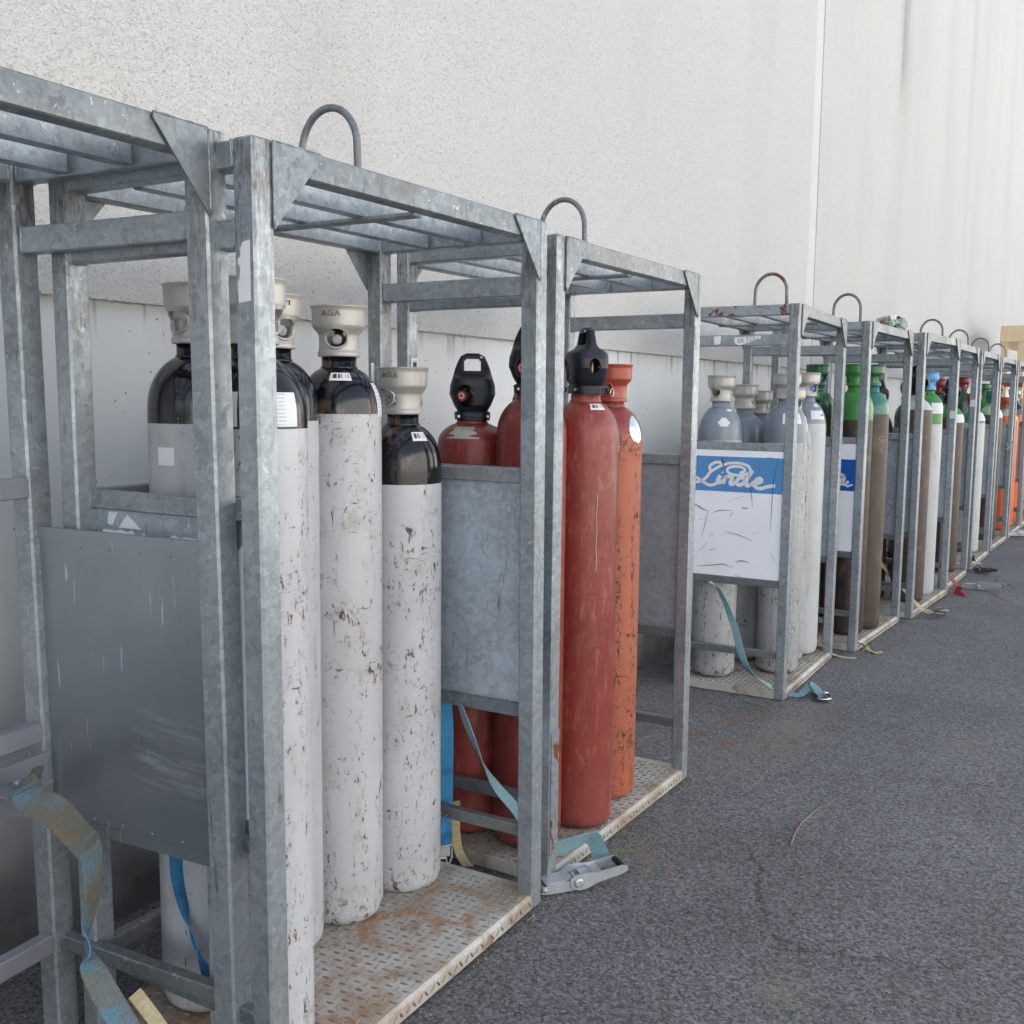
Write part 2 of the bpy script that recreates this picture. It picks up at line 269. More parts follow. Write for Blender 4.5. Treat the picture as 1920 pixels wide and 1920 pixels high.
def concrete():
    s=NT('formed_concrete'); v=s.coord(rand=False); x,y,z=s.sep(v)
    c=s.mix(s.ramp(s.noise(v,1.5,5),.3,.7),rgb('cdd2d6'),rgb('d6d9da'))
    c=s.mix(s.ramp(s.noise(s.scale(v,(4,4,.8)),1,4),.45,.7,0,.22),c,rgb('bcc0c0'))
    pits=s.math('MULTIPLY',s.ramp(s.voro(s.vmix(v,s.noise(v,30,2,col=True),.02),26,'F1','Distance'),.12,.085),s.ramp(s.noise(v,5,3),.5,.58))
    c=s.mix(s.math('MULTIPLY',pits,.85),c,rgb('3b3f44'))
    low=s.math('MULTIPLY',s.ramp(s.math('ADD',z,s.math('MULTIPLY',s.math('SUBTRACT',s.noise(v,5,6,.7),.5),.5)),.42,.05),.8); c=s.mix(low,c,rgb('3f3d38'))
    g2=s.math('MULTIPLY',s.math('MULTIPLY',s.ramp(x,3.0,1.3),s.ramp(s.math('ADD',z,s.math('MULTIPLY',s.math('SUBTRACT',s.noise(v,3,5,.6),.5),.5)),1.25,.3)),.72); c=s.mix(g2,c,rgb('35373b'))  # lower left wall: grime and deep shade painted together into the colour
    c=s.mix(s.math('MULTIPLY',s.ramp(s.noise(v,45,4,.6,1),.70,.73),.6),c,rgb('c9c9c5'))
    fr=s.math('ABSOLUTE',s.math('SUBTRACT',s.math('FRACT',s.math('DIVIDE',s.math('ADD',x,.36),1.42)),.5)); seam=s.ramp(fr,.003,.0015); c=s.mix(s.math('MULTIPLY',seam,.6),c,rgb('5f625f'))
    top=s.math('MULTIPLY',s.ramp(z,1.66,1.75),s.ramp(s.noise(s.scale(v,(30,30,1.5)),1,3),.55,.66,0,.6)); c=s.mix(top,c,rgb('6b5f4c'))
    h=s.math('SUBTRACT',s.math('MULTIPLY',s.noise(v,18,5),.3),s.math('ADD',pits,seam))
    return s.out(c,.75,0,s.bump(h,.4,.004))
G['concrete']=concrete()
G['bounce_facade']=flat('pale_bounce_render',rgb('dedcd6'),.9,0,.04,.6)  # pale tone of the unseen warehouse added for fill light
G['yard']=flat('pale_bounce_concrete',rgb('a9a59c'),.85,0,.1,.5)  # pale tone of the unseen ground strip added to bounce sunlight
G['strip']=flat('smooth_painted_strip',rgb('bcbdbc'),.7,0,.03,3)
def wood(name,a,b,sc_=(1,1,1)):
    s=NT(name); v=s.coord(scale=sc_); n=s.noise(s.vmix(v,s.noise(v,2,2,col=True),.5),5,6,.6,1.0); c=s.mix(s.ramp(n,.35,.65),a,b)
    c=s.mix(s.ramp(s.voro(v,7,'F1','Distance'),.10,.05,0,.7),c,rgb('6b4526')); return s.out(c,.7,0,s.bump(n,.3,.003))
G['wood']=wood('pale_timber',rgb('d8c6a4'),rgb('c9b38c'),(3,12,1.2)); G['woodred']=wood('red_brown_timber',rgb('8c5239'),rgb('74402c'),(3,12,1.2))
G['twig']=flat('dry_twig',rgb('8d7a66'),.8); G['leaf']=flat('dead_leaf',rgb('4e4034'),.85,0,.4,20); G['straw']=flat('dry_grass',rgb('a2967c'),.85)
G['wrapgreen']=flat('green_foil',rgb('4f624c'),.35,0,.5,30); G['wrapwhite']=flat('white_plastic_film',rgb('a9b5ab'),.3); G['cardboard']=flat('brown_cardboard',rgb('6a5544'),.8)
G['whiteboard']=None
def board(name,dark):
    s=NT(name); v=s.coord(rand=False)
    c=s.mix(s.ramp(s.noise(v,4,4),.3,.7),rgb('eceef5'),rgb('e2e5ee'))
    k=s.ramp(s.noise(s.scale(v,(1,9,42)),1.5,6,.75,.5),.66,.69); k2=s.ramp(s.noise(s.scale(v,(1,38,9)),1.3,6,.75,.5),.69,.72); k=s.math('MULTIPLY',s.math('MAXIMUM',k,k2),.7)
    return s.out(s.mix(k,c,rgb('77706e')),.4)
G['whiteboard']=board('white_sign_face',0)
def bandm(name,col):
    s=NT(name); v=s.coord(rand=False); k=s.ramp(s.noise(s.scale(v,(1,14,9)),2.5,6,.7),.62,.66,0,.6)
    return s.out(s.mix(k,col,rgb('9a7d8c')),.4)
G['band']=bandm('faded_blue_band',rgb('4b86bd')); G['band2']=flat('blue_band',rgb('14509e'),.35)
G['scrape_red']=flat('dark_scrape',rgb('5b3f47'),.7); G['pink']=flat('pink_smear',rgb('b04a78'),.6)
# ------------------------------------------------------------------ mesh helpers
class MB:
    def __init__(s): s.v=[];s.f=[];s.m=[];s.uv=[];s.sm=[]
    def add(s,vs,fs,mat=0,uvs=None,smooth=False,T=None):
        o=len(s.v)
        for p in vs:
            p=Vector(p); s.v.append(T@p if T is not None else p)
        for i,f in enumerate(fs):
            s.f.append(tuple(o+k for k in f)); s.m.append(mat); s.sm.append(smooth)
            s.uv.append(uvs[i] if uvs else [(0,0)]*len(f))
        return s
    def box(s,x0,x1,y0,y1,z0,z1,mat=0,c=.0,T=None):
        if c<=0:
            vs=[(x,y,z) for x in (x0,x1) for y in (y0,y1) for z in (z0,z1)]
            return s.add(vs,[(0,1,3,2),(4,6,7,5),(0,4,5,1),(2,3,7,6),(0,2,6,4),(1,5,7,3)],mat,None,False,T)
        vs=[];idx={}
        X=(x0,x1);Y=(y0,y1);Z=(z0,z1);sg=(1,-1)
        for i in (0,1):
            for j in (0,1):
                for k in (0,1):
                    p=(X[i],Y[j],Z[k]); q=(p[0]+c*sg[i],p[1]+c*sg[j],p[2]+c*sg[k])
                    idx[i,j,k,0]=len(vs);vs.append((p[0],q[1],q[2])); idx[i,j,k,1]=len(vs);vs.append((q[0],p[1],q[2])); idx[i,j,k,2]=len(vs);vs.append((q[0],q[1],p[2]))
        fs=[]
        for i in (0,1):
            f=[idx[i,0,0,0],idx[i,1,0,0],idx[i,1,1,0],idx[i,0,1,0]]; fs.append(f if i else f[::-1])
            f=[idx[0,i,0,1],idx[0,i,1,1],idx[1,i,1,1],idx[1,i,0,1]]; fs.append(f if i else f[::-1])
            f=[idx[0,0,i,2],idx[1,0,i,2],idx[1,1,i,2],idx[0,1,i,2]]; fs.append(f if i else f[::-1])
        for i in (0,1):
            for j in (0,1):
                f=[idx[i,j,0,0],idx[i,j,1,0],idx[i,j,1,1],idx[i,j,0,1]]; fs.append(f if (i==j) == False else f[::-1])
                f=[idx[i,0,j,0],idx[i,1,j,0],idx[i,1,j,2],idx[i,0,j,2]]; fs.append(f if i==j else f[::-1])
                f=[idx[0,i,j,1],idx[1,i,j,1],idx[1,i,j,2],idx[0,i,j,2]]; fs.append(f if i!=j else f[::-1])
                for k in (0,1): 
                    f=[idx[i,j,k,0],idx[i,j,k,1],idx[i,j,k,2]]; fs.append(f if (i+j+k)%2 else f[::-1])
        return s.add(vs,fs,mat,None,False,T)
    def lathe(s,prof,n=40,mats=None,z0=0,T=None,cap=True,mat=0):
        vs=[];fs=[];ms=[]
        for r,z in prof:
            for i in range(n): a=2*PI*i/n; vs.append((r*math.cos(a),r*math.sin(a),z))
        k=len(prof)
        for j in range(k-1):
            for i in range(n): fs.append((j*n+i,j*n+(i+1)%n,(j+1)*n+(i+1)%n,(j+1)*n+i)); ms.append(mats[j] if mats else mat)
        if cap: fs.append(tuple(reversed(range(n)))); ms.append(mats[0] if mats else mat); fs.append(tuple((k-1)*n+i for i in range(n))); ms.append(mats[-1] if mats else mat)
        o=len(s.f); s.add(vs,fs,0,None,True,T)
        for i,m in enumerate(ms): s.m[o+i]=m
        if cap: s.sm[-1]=s.sm[-2]=False
        return s
    def tube(s,pts,r,n=12,mat=0,closed=False,T=None):
        pts=[Vector(p) for p in pts]; vs=[];fs=[]; k=len(pts); prev=None
        for i,p in enumerate(pts):
            t=(pts[(i+1)%k]-pts[i-1]) if closed else (pts[min(i+1,k-1)]-pts[max(i-1,0)]); t.normalize()
            if prev is None: a=t.orthogonal().normalized()
            else: a=(prev-t*prev.dot(t)).normalized()
            prev=a; b=t.cross(a)
            rr=r[i] if isinstance(r,(list,tuple)) else r
            for j in range(n): w=2*PI*j/n; vs.append(p+(a*math.cos(w)+b*math.sin(w))*rr)
        for i in range(k if closed else k-1):
            for j in range(n): fs.append((i*n+j,i*n+(j+1)%n,((i+1)%k)*n+(j+1)%n,((i+1)%k)*n+j))
        if not closed: fs.append(tuple(reversed(range(n)))); fs.append(tuple((k-1)*n+j for j in range(n)))
        return s.add(vs,fs,mat,None,True,T)
    def prism(s,poly,d0,d1,axis='y',mat=0,T=None):
        n=len(poly); f=(lambda p,d:(p[0],d,p[1])) if axis=='y' else (lambda p,d:(d,p[0],p[1])) if axis=='x' else (lambda p,d:(p[0],p[1],d))
        vs=[f(p,d0) for p in poly]+[f(p,d1) for p in poly]
        fs=[tuple(range(n)),tuple(range(2*n-1,n-1,-1))]+[(i,n+i,n+(i+1)%n,(i+1)%n) for i in range(n)]
        return s.add(vs,fs,mat,None,False,T)
    def ribbon(s,pts,wv,w,th=.002,mat=0,sub=6):
        # smooth strap through pts; wv: width direction per point
        P=[Vector(p) for p in pts]; W=[Vector(x).normalized() for x in (wv if isinstance(wv,list) else [wv]*len(P))]
        def cat(A,i,t):
            a,b,c,d=A[max(i-1,0)],A[i],A[min(i+1,len(A)-1)],A[min(i+2,len(A)-1)]
            return .5*((2*b)+(c-a)*t+(2*a-5*b+4*c-d)*t*t+(3*b-a-3*c+d)*t*t*t)
        Q=[];V=[]
        for i in range(len(P)-1):
            for k in range(sub): Q.append(cat(P,i,k/sub)); V.append(cat(W,i,k/sub))
        Q.append(P[-1]);V.append(W[-1]); L=0; vs=[];fs=[];uv=[]
        Ls=[]
        for i,q in enumerate(Q):
            if i: L+=(q-Q[i-1]).length
            Ls.append(L); t=(Q[min(i+1,len(Q)-1)]-Q[max(i-1,0)]).normalized(); wd=(V[i]-t*V[i].dot(t)); wd=wd.normalized() if wd.length>1e-4 else t.orthogonal().normalized(); nn=t.cross(wd)
            for a,b in ((-1,1),(1,1),(1,-1),(-1,-1)): vs.append(q+wd*(w/2*a)+nn*(th/2*b))
        for i in range(len(Q)-1):
            for a,b,u0,u1 in ((0,1,0,1),(1,2,1,1),(2,3,1,0),(3,0,0,0)):
                fs.append((i*4+a,i*4+b,i*4+4+b,i*4+4+a)); uv.append([(u0,Ls[i]),(u1,Ls[i]),(u1,Ls[i+1]),(u0,Ls[i+1])])
        fs+= [(3,2,1,0),tuple(len(vs)-4+k for k in range(4))]; uv+=[[(0,0)]*4]*2
        return s.add(vs,fs,mat,uv,False)
    def mesh(s,name,mats):
        me=bpy.data.meshes.new(name); me.from_pydata([tuple(v) for v in s.v],[],s.f); me.update()
        for m in mats: me.materials.append(m)
        me.polygons.foreach_set('material_index',s.m); me.polygons.foreach_set('use_smooth',s.sm)
        ul=me.uv_layers.new(name='UVMap'); k=0; flatuv=[]
        for u in s.uv:
            for a in u: flatuv+= [a[0],a[1]]
        ul.data.foreach_set('uv',flatuv); me.validate(); 
        return me
    def obj(s,name,mats,parent=None,**k):
        if not isinstance(mats,(list,tuple)): mats=[mats]
        return mkobj(name,s.mesh(name,mats),parent,**k)
def mkobj(name,me,parent=None,loc=None,rot=None):
    o=bpy.data.objects.new(name,me); COL.objects.link(o)
    if parent is not None: o.parent=parent
    if loc is not None: o.location=loc
    if rot is not None: o.rotation_euler=rot
    return o
def tag(o,label=None,cat=None,group=None,kind=None):
    for k,v in (('label',label),('category',cat),('group',group),('kind',kind)):
        if v: o[k]=v
    return o
def thing(name,label,cat,loc=(0,0,0),rot=(0,0,0),group=None):
    o=mkobj(name,None,None,loc,rot); o.empty_display_size=.1; return tag(o,label,cat,group)
def autosmooth(me,ang=35):
    try: me.set_sharp_from_angle(angle=R_(ang))
    except Exception: pass
def textmesh(body,size,ext=.0,shear=0,spacing=1.0):
    cu_=bpy.data.curves.new('lettering','FONT'); cu_.body=body; cu_.size=size; cu_.extrude=ext; cu_.shear=shear; cu_.align_x='CENTER'; cu_.space_character=spacing
    o=bpy.data.objects.new('lettering',cu_); COL.objects.link(o); bpy.context.view_layer.update()
    me=bpy.data.meshes.new_from_object(o.evaluated_get(bpy.context.evaluated_depsgraph_get())); bpy.data.objects.remove(o); bpy.data.curves.remove(cu_)
    return me
# ------------------------------------------------------------------ setting: ground and wall
g=MB(); g.add([(-60,-80,0),(140,-80,0),(140,60,0),(-60,60,0)],[(0,1,2,3)]); tag(g.obj('ground',G['asphalt']),kind='structure')
g=MB(); g.add([(-60,-60,.004),(120,-60,.004),(120,-5.6,.004),(-60,-5.6,.004)],[(0,1,2,3)]); tag(g.obj('bounce_yard',G['yard']),kind='structure')  # unseen pale ground added behind the camera to bounce sunlight at the wall
WY=lambda x:2.47-.022*x
wallrot=math.atan(-.022)
wall=thing('building_wall','tall white roughcast warehouse wall above a smooth grey concrete base','wall',(0,2.47,0),(0,0,wallrot))
b=MB(); b.box(-8,8.17,0,10,1.775,9.2); b.obj('plaster_face',G['plaster'],wall)
b=MB(); b.box(8.37,60,0,10,1.775,9.2); b.obj('plaster_face',G['plaster'],wall)
b=MB(); b.box(8.17,8.37,.006,9.9,1.775,9.19); b.obj('joint_strip',G['strip'],wall)
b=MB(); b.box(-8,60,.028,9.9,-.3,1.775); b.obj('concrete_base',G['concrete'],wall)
b=MB(); b.box(-8.05,60.05,-.05,.35,9.2,9.28,0,.01); b.obj('coping',G['galv'],wall)
opp=thing('bounce_warehouse','unseen pale warehouse added behind the viewer to throw fill light on the wall','building',(0,-15,0))  # out-of-view building added as a sunlit reflector for horizontal fill
b=MB(); b.box(-25,60,-10,0,.6,8.5); b.obj('bounce_facade',G['bounce_facade'],opp); b=MB(); b.box(-25,60,-9.9,-.03,-.2,.6); b.obj('base',G['yard'],opp); b=MB(); b.box(-25.05,60.05,-.3,.06,8.5,8.6,0,.01); b.obj('coping',G['galv'],opp)
# ragged drip edge of roughcast grains under the plaster
b=MB(); random.seed(3)
for i in range(1500):
    x=random.uniform(.5,14); r=random.uniform(.003,.008); z=1.775+random.uniform(-.004,.002); y=random.uniform(-.004,.012)
    a=random.random()*6
    b.add([(x+r*math.cos(a),y,z+r*.5*math.sin(a)),(x-r,y-.002,z+r*.6),(x+r*1.2,y-.001,z+r),(x,y+.004,z-r*.7)],[(0,1,2),(0,3,1),(0,2,3),(1,3,2)])
b.obj('plaster_edge',G['plaster'],wall)
# ------------------------------------------------------------------ cages
H=2.0; D=.598; p=.051; W0=1.13
cages={'A':(.411,1.461,.072,1.098,-.019),'B':(1.455,1.438,.014,1.145,-.008),'C':(2.712,1.491,-.008,1.135,0),'D':(5.122,1.468,.024,1.078,.006),
 'E':(6.395,1.406,-.043,1.102,.002),'F':(7.616,1.300,-.060,1.126,-.010),'G':(8.80,1.27,-.02,1.12,0),'H':(10.22,1.26,-.02,1.13,0),'I':(11.62,1.25,-.03,1.13,0),'J':(12.86,1.21,-.02,1.13,0),'K':(14.12,1.19,-.02,1.13,0)}
def memo(f):
    c={}
    def w(*a):
        if a not in c: c[a]=f(*a)
        return c[a]
    return w
@memo
def post_me(p):
    return MB().box(0,p,0,p,0,H,0,.005).mesh('post',[G['galv_post']])
def bead(b,axis,pos,a0,a1,b0,b1,seed):
    R0=random.Random(seed); pts=[]
    for (p0,p1) in (((a0,b0),(a1,b0)),((a1,b0),(a1,b1)),((a1,b1),(a0,b1)),((a0,b1),(a0,b0))):
        for i in range(6): t=i/6; pts.append((p0[0]+(p1[0]-p0[0])*t,p0[1]+(p1[1]-p0[1])*t))
    P3=[(pos+R0.uniform(-.0015,.0015),q_[0],q_[1]) if axis=='x' else (q_[0],pos+R0.uniform(-.0015,.0015),q_[1]) for q_ in pts]
    b.tube(P3,[R0.uniform(.0018,.0036) for _ in P3],6,closed=True)
@memo
def rail_x_me(W,h,d,m):
    b=MB().box(0,W,0,d,0,h,0,.003)
    if d>.04: bead(b,'x',.0035,0,d,0,h,1); bead(b,'x',W-.0035,0,d,0,h,2)
    return b.mesh('top_rail',[G[m]])
@memo
def rail_y_me(L,h,w,m):
    b=MB().box(0,w,0,L,0,h,0,.003)
    if h>.02: bead(b,'y',.0035,0,w,0,h,3); bead(b,'y',L-.0035,0,w,0,h,4)
    return b.mesh('rail',[G[m]])
@memo
def gusset_me(flip,m):
    b=MB(); poly=[(0,0),(.135,0),(.135,-.012),(.0,-.165)]
    if flip: poly=[(-x,z) for x,z in poly]
    b.prism(poly,-.004,0); R0=random.Random(5); sg=-1 if flip else 1; b.tube([(0,-.003,-.005-i*.0155) for i in range(11)],[R0.uniform(.002,.0038) for _ in range(11)],6); b.tube([(sg*(.006+i*.0115),-.003,-.0015) for i in range(12)],[R0.uniform(.0015,.003) for _ in range(12)],6); return b.mesh('gusset',[G[m]])
@memo
def hoop_me(m):
    b=MB(); pts=[(0,-.0875,-.05),(0,-.0875,.04),(0,-.0875,.085)]
    for i in range(1,16): a=PI-PI*i/16; pts.append((0,.0875*math.cos(a),.115+.1*math.sin(a)))
    pts+=[(0,.0875,.085),(0,.0875,.04),(0,.0875,-.05)]; b.tube(pts,.0092,12); return b.mesh('lifting_hoop',[G[m]])
@memo
def plate_me(W,m):
    b=MB(); t=.045; x0,x1=.004,W-.004
    b.box(x0,x1,.012,D-.004,t-.005,t); b.add([(x0,.012,t),(x1,.012,t),(x1,.003,t-.009),(x0,.003,t-.009)],[(3,2,1,0)])
    b.box(x0,x1,.003,.006,.003,t-.009); b.box(x0,x0+.004,.0125,D-.005,.004,t-.0055); b.box(x1-.004,x1,.0125,D-.005,.004,t-.0055); b.box(x0,x1,D-.008,D-.0045,.004,t-.0055)
    st=.0265; nx=int((W-.03)/st); ny=int((D-.03)/st)
    def loz(cx,cy,a,P0,U,V,N):
        L,Wd,Hh=.0125,.0040,.0036; ca,sa=math.cos(a),math.sin(a); q=[]
        for lx,ly,h in ((-L,0,0),(-L*.4,-Wd,0),(L*.4,-Wd,0),(L,0,0),(L*.4,Wd,0),(-L*.4,Wd,0),(-L*.55,0,Hh),(L*.55,0,Hh)):
            x=cx+lx*ca-ly*sa; y=cy+lx*sa+ly*ca; q.append(P0+U*x+V*y+N*h)
        b.add(q,[(0,1,6),(1,2,7,6),(2,3,7),(3,4,7),(4,5,6,7),(5,0,6)],1)
    X,Y,Z=Vector((1,0,0)),Vector((0,1,0)),Vector((0,0,1))
    for i in range(nx):
        for j in range(ny):
            cx=.02+i*st; cy=.027+j*st
            if (cx<p+.012 or cx>W-p-.012) and (cy<p+.012 or cy>D-p-.012): continue
            loz(cx,cy,R_(8) if (i+j)%2 else R_(98),Vector((0,0,t)),X,Y,Z)
        if p+.01<.02+i*st<W-p-.01:
            loz(.02+i*st,.021,R_(40 if i%2 else -50),Vector((0,.003,0)),X,Z,-Y)
    return b.mesh('floor_plate',[G[m],G['lozenge']])
def sticker(name,parent,loc,rot,w,h,mat='barcode'):
    b=MB(); b.add([(-w/2,0,-h/2),(w/2,0,-h/2),(w/2,0,h/2),(-w/2,0,h/2),(-w/2,.0008,-h/2),(w/2,.0008,-h/2),(w/2,.0008,h/2),(-w/2,.0008,h/2)],[(0,1,2,3),(5,4,7,6),(4,5,1,0),(6,7,3,2)],0,[[(0,0),(1,0),(1,1),(0,1)]]+[[(0,0)]*4]*3)
    return b.obj(name,G[mat],parent,loc=loc,rot=rot)
CLAB={'A':'near galvanised cylinder cage at left edge, empty, with a dark aluminium side sheet','B':'second galvanised cage from the left, holding the black-topped white cylinders',
 'C':'galvanised cage holding the red and faded orange cylinders','D':'galvanised cage with rusty hoop and a large scratched blue and white sign on its side',
 'E':'galvanised cage with a torn darker blue sign between its left posts and green-topped brown cylinders','F':'galvanised cage without visible hoop, holding a white-shouldered brown cylinder and a light blue cap',
 'G':'galvanised cage right behind the white-shouldered cylinder, red strap lying at its foot','H':'galvanised cage holding a short white cylinder with teal shoulder, dark buckle at its foot',
 'I':'galvanised cage holding the brown cylinder with pale green shoulder, wooden crate seen through it','J':'galvanised cage near the right edge holding bright orange cylinders','K':'farthest galvanised cage, just before the wooden crate at the right edge'}
def side_panel(root,x,kind,left):
    # kind: sheet, alu, sign, sign2, torn
    y0,y1=p,D-p
    if kind=='alu':
        b=MB(); b.box(x+.012,x+.016,.012,D-.053,.519,1.208); 
        b.box(x+.008,x+.0115,.012,D-.055,1.182,1.2075); b.box(x+.008,x+.0115,.012,D-.055,.5195,.545)
        for k in range(6):
            for zz in (1.172,.555): b.lathe([(.0045,0),(.0045,.0008),(.002,.0014)],10,T=Matrix.Translation((x+.0118,.06+k*.088,zz))@Matrix.Rotation(-PI/2,4,'Y'))
        b.obj('side_sheet',G['alu'],root); return
    for z in (1.268,.575):
        mkobj('panel_rail',rail_y_me(y1-y0,.04,.035,'galv_dirty' if z>1 else 'galv_rail'),root,(x+.008,y0,z))
    b=MB(); m=[G['sheet']]
    if kind=='sheet':
        b.box(x+.024,x+.028,y0,y1,.615,1.268); b.obj('side_sheet',m,root)
    elif kind=='torn':
        b.box(x+.024,x+.028,y0,y1,.615,1.268); o=b.obj('side_sheet',m,root)
        b=MB(); random.seed(5); pts=[]; n=26
        for i in range(n+1): yy=y0+.01+(y1-y0-.02)*i/n; pts.append((yy,1.225-abs(random.gauss(0,.010))-(.03 if 14<i<18 else 0)))
        b.prism([(y0+.01,.64)]+pts+[(y1-.01,.64)],x+.0215,x+.0235,'x'); b.obj('torn_sign',G['whiteboard'],root)
        b=MB(); b.prism([(.47,1.262),(.50,1.262),(.505,1.235),(.49,1.232)],x+.021,x+.0235,'x'); b.prism([(.44,1.258),(.40,1.228),(.47,1.228)],x+.021,x+.0235,'x'); b.obj('sign_scrap',G['paper'],root)
    else:
        b.box(x+.010,x+.014,y0,y1,.615,1.268,0); 
        sign=None
        if kind=='sign2':
            b2=MB(); b2.box(x+.007,x+.0095,y0+.002,y1-.03,.985,1.175); bands=(b2,'band2')
        else:
            b2=MB(); b2.box(x+.007,x+.0095,y0+.001,y1-.001,1.055,1.235); bands=(b2,'band')
        # script lettering drawn as brush strokes; crop coordinates -> sheet
        S=[([(268,160),(262,138),(280,116),(312,104),(338,108),(336,126),(300,150),(268,172),(245,205),(215,232),(180,244),(145,240),(135,222),(150,210),(180,218),(225,245),(265,262),(300,255),(318,240)],7),
           ([(345,128),(380,112),(430,104),(480,108),(520,122),(536,146),(522,170),(485,184),(440,186),(400,176),(382,158),(395,138),(430,128),(470,130),(500,145),(492,162),(465,170)],6.5),
           ([(338,192),(322,222),(322,240),(340,238),(352,224)],9.5),([(349,168),(354,175)],9),
           ([(380,194),(366,220),(354,248)],9.5),([(368,215),(390,198),(412,198),(418,210),(406,235),(412,249),(432,242),(444,228)],9),
           ([(500,208),(480,200),(458,212),(448,235),(460,250),(482,246),(505,225)],9),([(552,150),(538,170),(520,205),(508,236),(520,252),(545,244),(565,228)],10),
           ([(575,236),(605,226),(612,210),(596,202),(574,216),(562,240),(578,262),(610,268),(650,254),(680,248),(702,246)],8.5)]
        bs=b; b=MB()
        def MP(q):
            if kind=='sign2': return (y0+.012+(705-q[0])*.00030, 1.015+(262-q[1])*.00046)
            return (y1-(q[0]-118)/632*(y1-y0), 1.235-(q[1]-64)/236*.18)
        for st,wd in S:
            P2=[Vector(MP(q)) for q in st]; sc_=.18/236*(1 if kind=='sign' else .45); Q=[]
            if len(P2)>2:
                for i in range(len(P2)-1):
                    a,bb,cc,dd=P2[max(i-1,0)],P2[i],P2[i+1],P2[min(i+2,len(P2)-1)]
                    for k in range(9):
                        t=k/9; Q.append(.5*((2*bb)+(cc-a)*t+(2*a-5*bb+4*cc-dd)*t*t+(3*bb-a-3*cc+dd)*t*t*t))
                Q.append(P2[-1])
            else: Q=P2
            n=len(Q); L=[];Rr=[]
            for i,q in enumerate(Q):
                t=(Q[min(i+1,n-1)]-Q[max(i-1,0)]).normalized(); nn=Vector((-t.y,t.x)); w=wd*sc_*(1.4 if kind=='sign' else 1.7)*(1.0 if 0<i<n-1 else .6); L.append(q+nn*w); Rr.append(q-nn*w)
            vs=[(x+.0062,q[0],q[1]) for q in L]+[(x+.0062,q[0],q[1]) for q in Rr]; b.add(vs,[(i,i+1,n+i+1,n+i) for i in range(n-1)])
        letters=b
        if kind=='sign':
            b=bs
            def stroke(st,wd,mat):
                P2=[Vector(MP(q)) for q in st]; n=len(P2); vs=[]
                for i,q in enumerate(P2):
                    t=(P2[min(i+1,n-1)]-P2[max(i-1,0)]).normalized(); nn=Vector((-t.y,t.x)); w=wd*.00076*(.35 if i in (0,n-1) else 1); vs+=[(x+.0052,q.x+nn.x*w,q.y+nn.y*w),(x+.0052,q.x-nn.x*w,q.y-nn.y*w)]
                b.add(vs,[(2*i,2*i+1,2*i+3,2*i+2) for i in range(n-1)],mat+1)
            for st,wd,mt in (([(125,390),(185,405),(225,430),(262,440)],3,0),([(295,450),(340,430),(420,425)],2.5,0),([(262,440),(245,520),(222,620)],2,0),([(715,60),(690,220),(685,400),(683,545)],2,0),([(525,160),(545,280),(560,390)],2.5,0),
                ([(345,70),(350,100),(362,145)],6,0),([(275,75),(280,110)],4,0),([(488,405),(528,405)],8,1),([(400,365),(495,325)],2,0),([(380,570),(480,590),(575,625)],2,0),([(200,825),(310,808),(380,795),(440,815)],2.5,0),([(210,720),(265,655)],2.5,0),([(275,705),(320,698)],4,0),
                ([(460,770),(500,762),(550,770)],3,0),([(640,62),(690,64)],5,0),([(105,785),(150,790)],3,0),([(455,862),(515,882)],3,0),([(170,95),(150,150)],4,1),([(590,95),(600,150)],4,1),([(415,465),(430,440)],4,0),([(285,600),(302,604)],4,0),([(560,575),(600,565)],2,0),([(693,700),(718,750)],2.5,0)): stroke(st,wd,mt)
        sign=bs.obj('sign_board',[G['whiteboard'],G['scrape_red'],G['pink']],root); bands[0].obj('colour_band',G[bands[1]],sign); letters.obj('lettering',G['paper'],sign)
RND=random.Random(11)
PS={'A':.058,'B':.055}
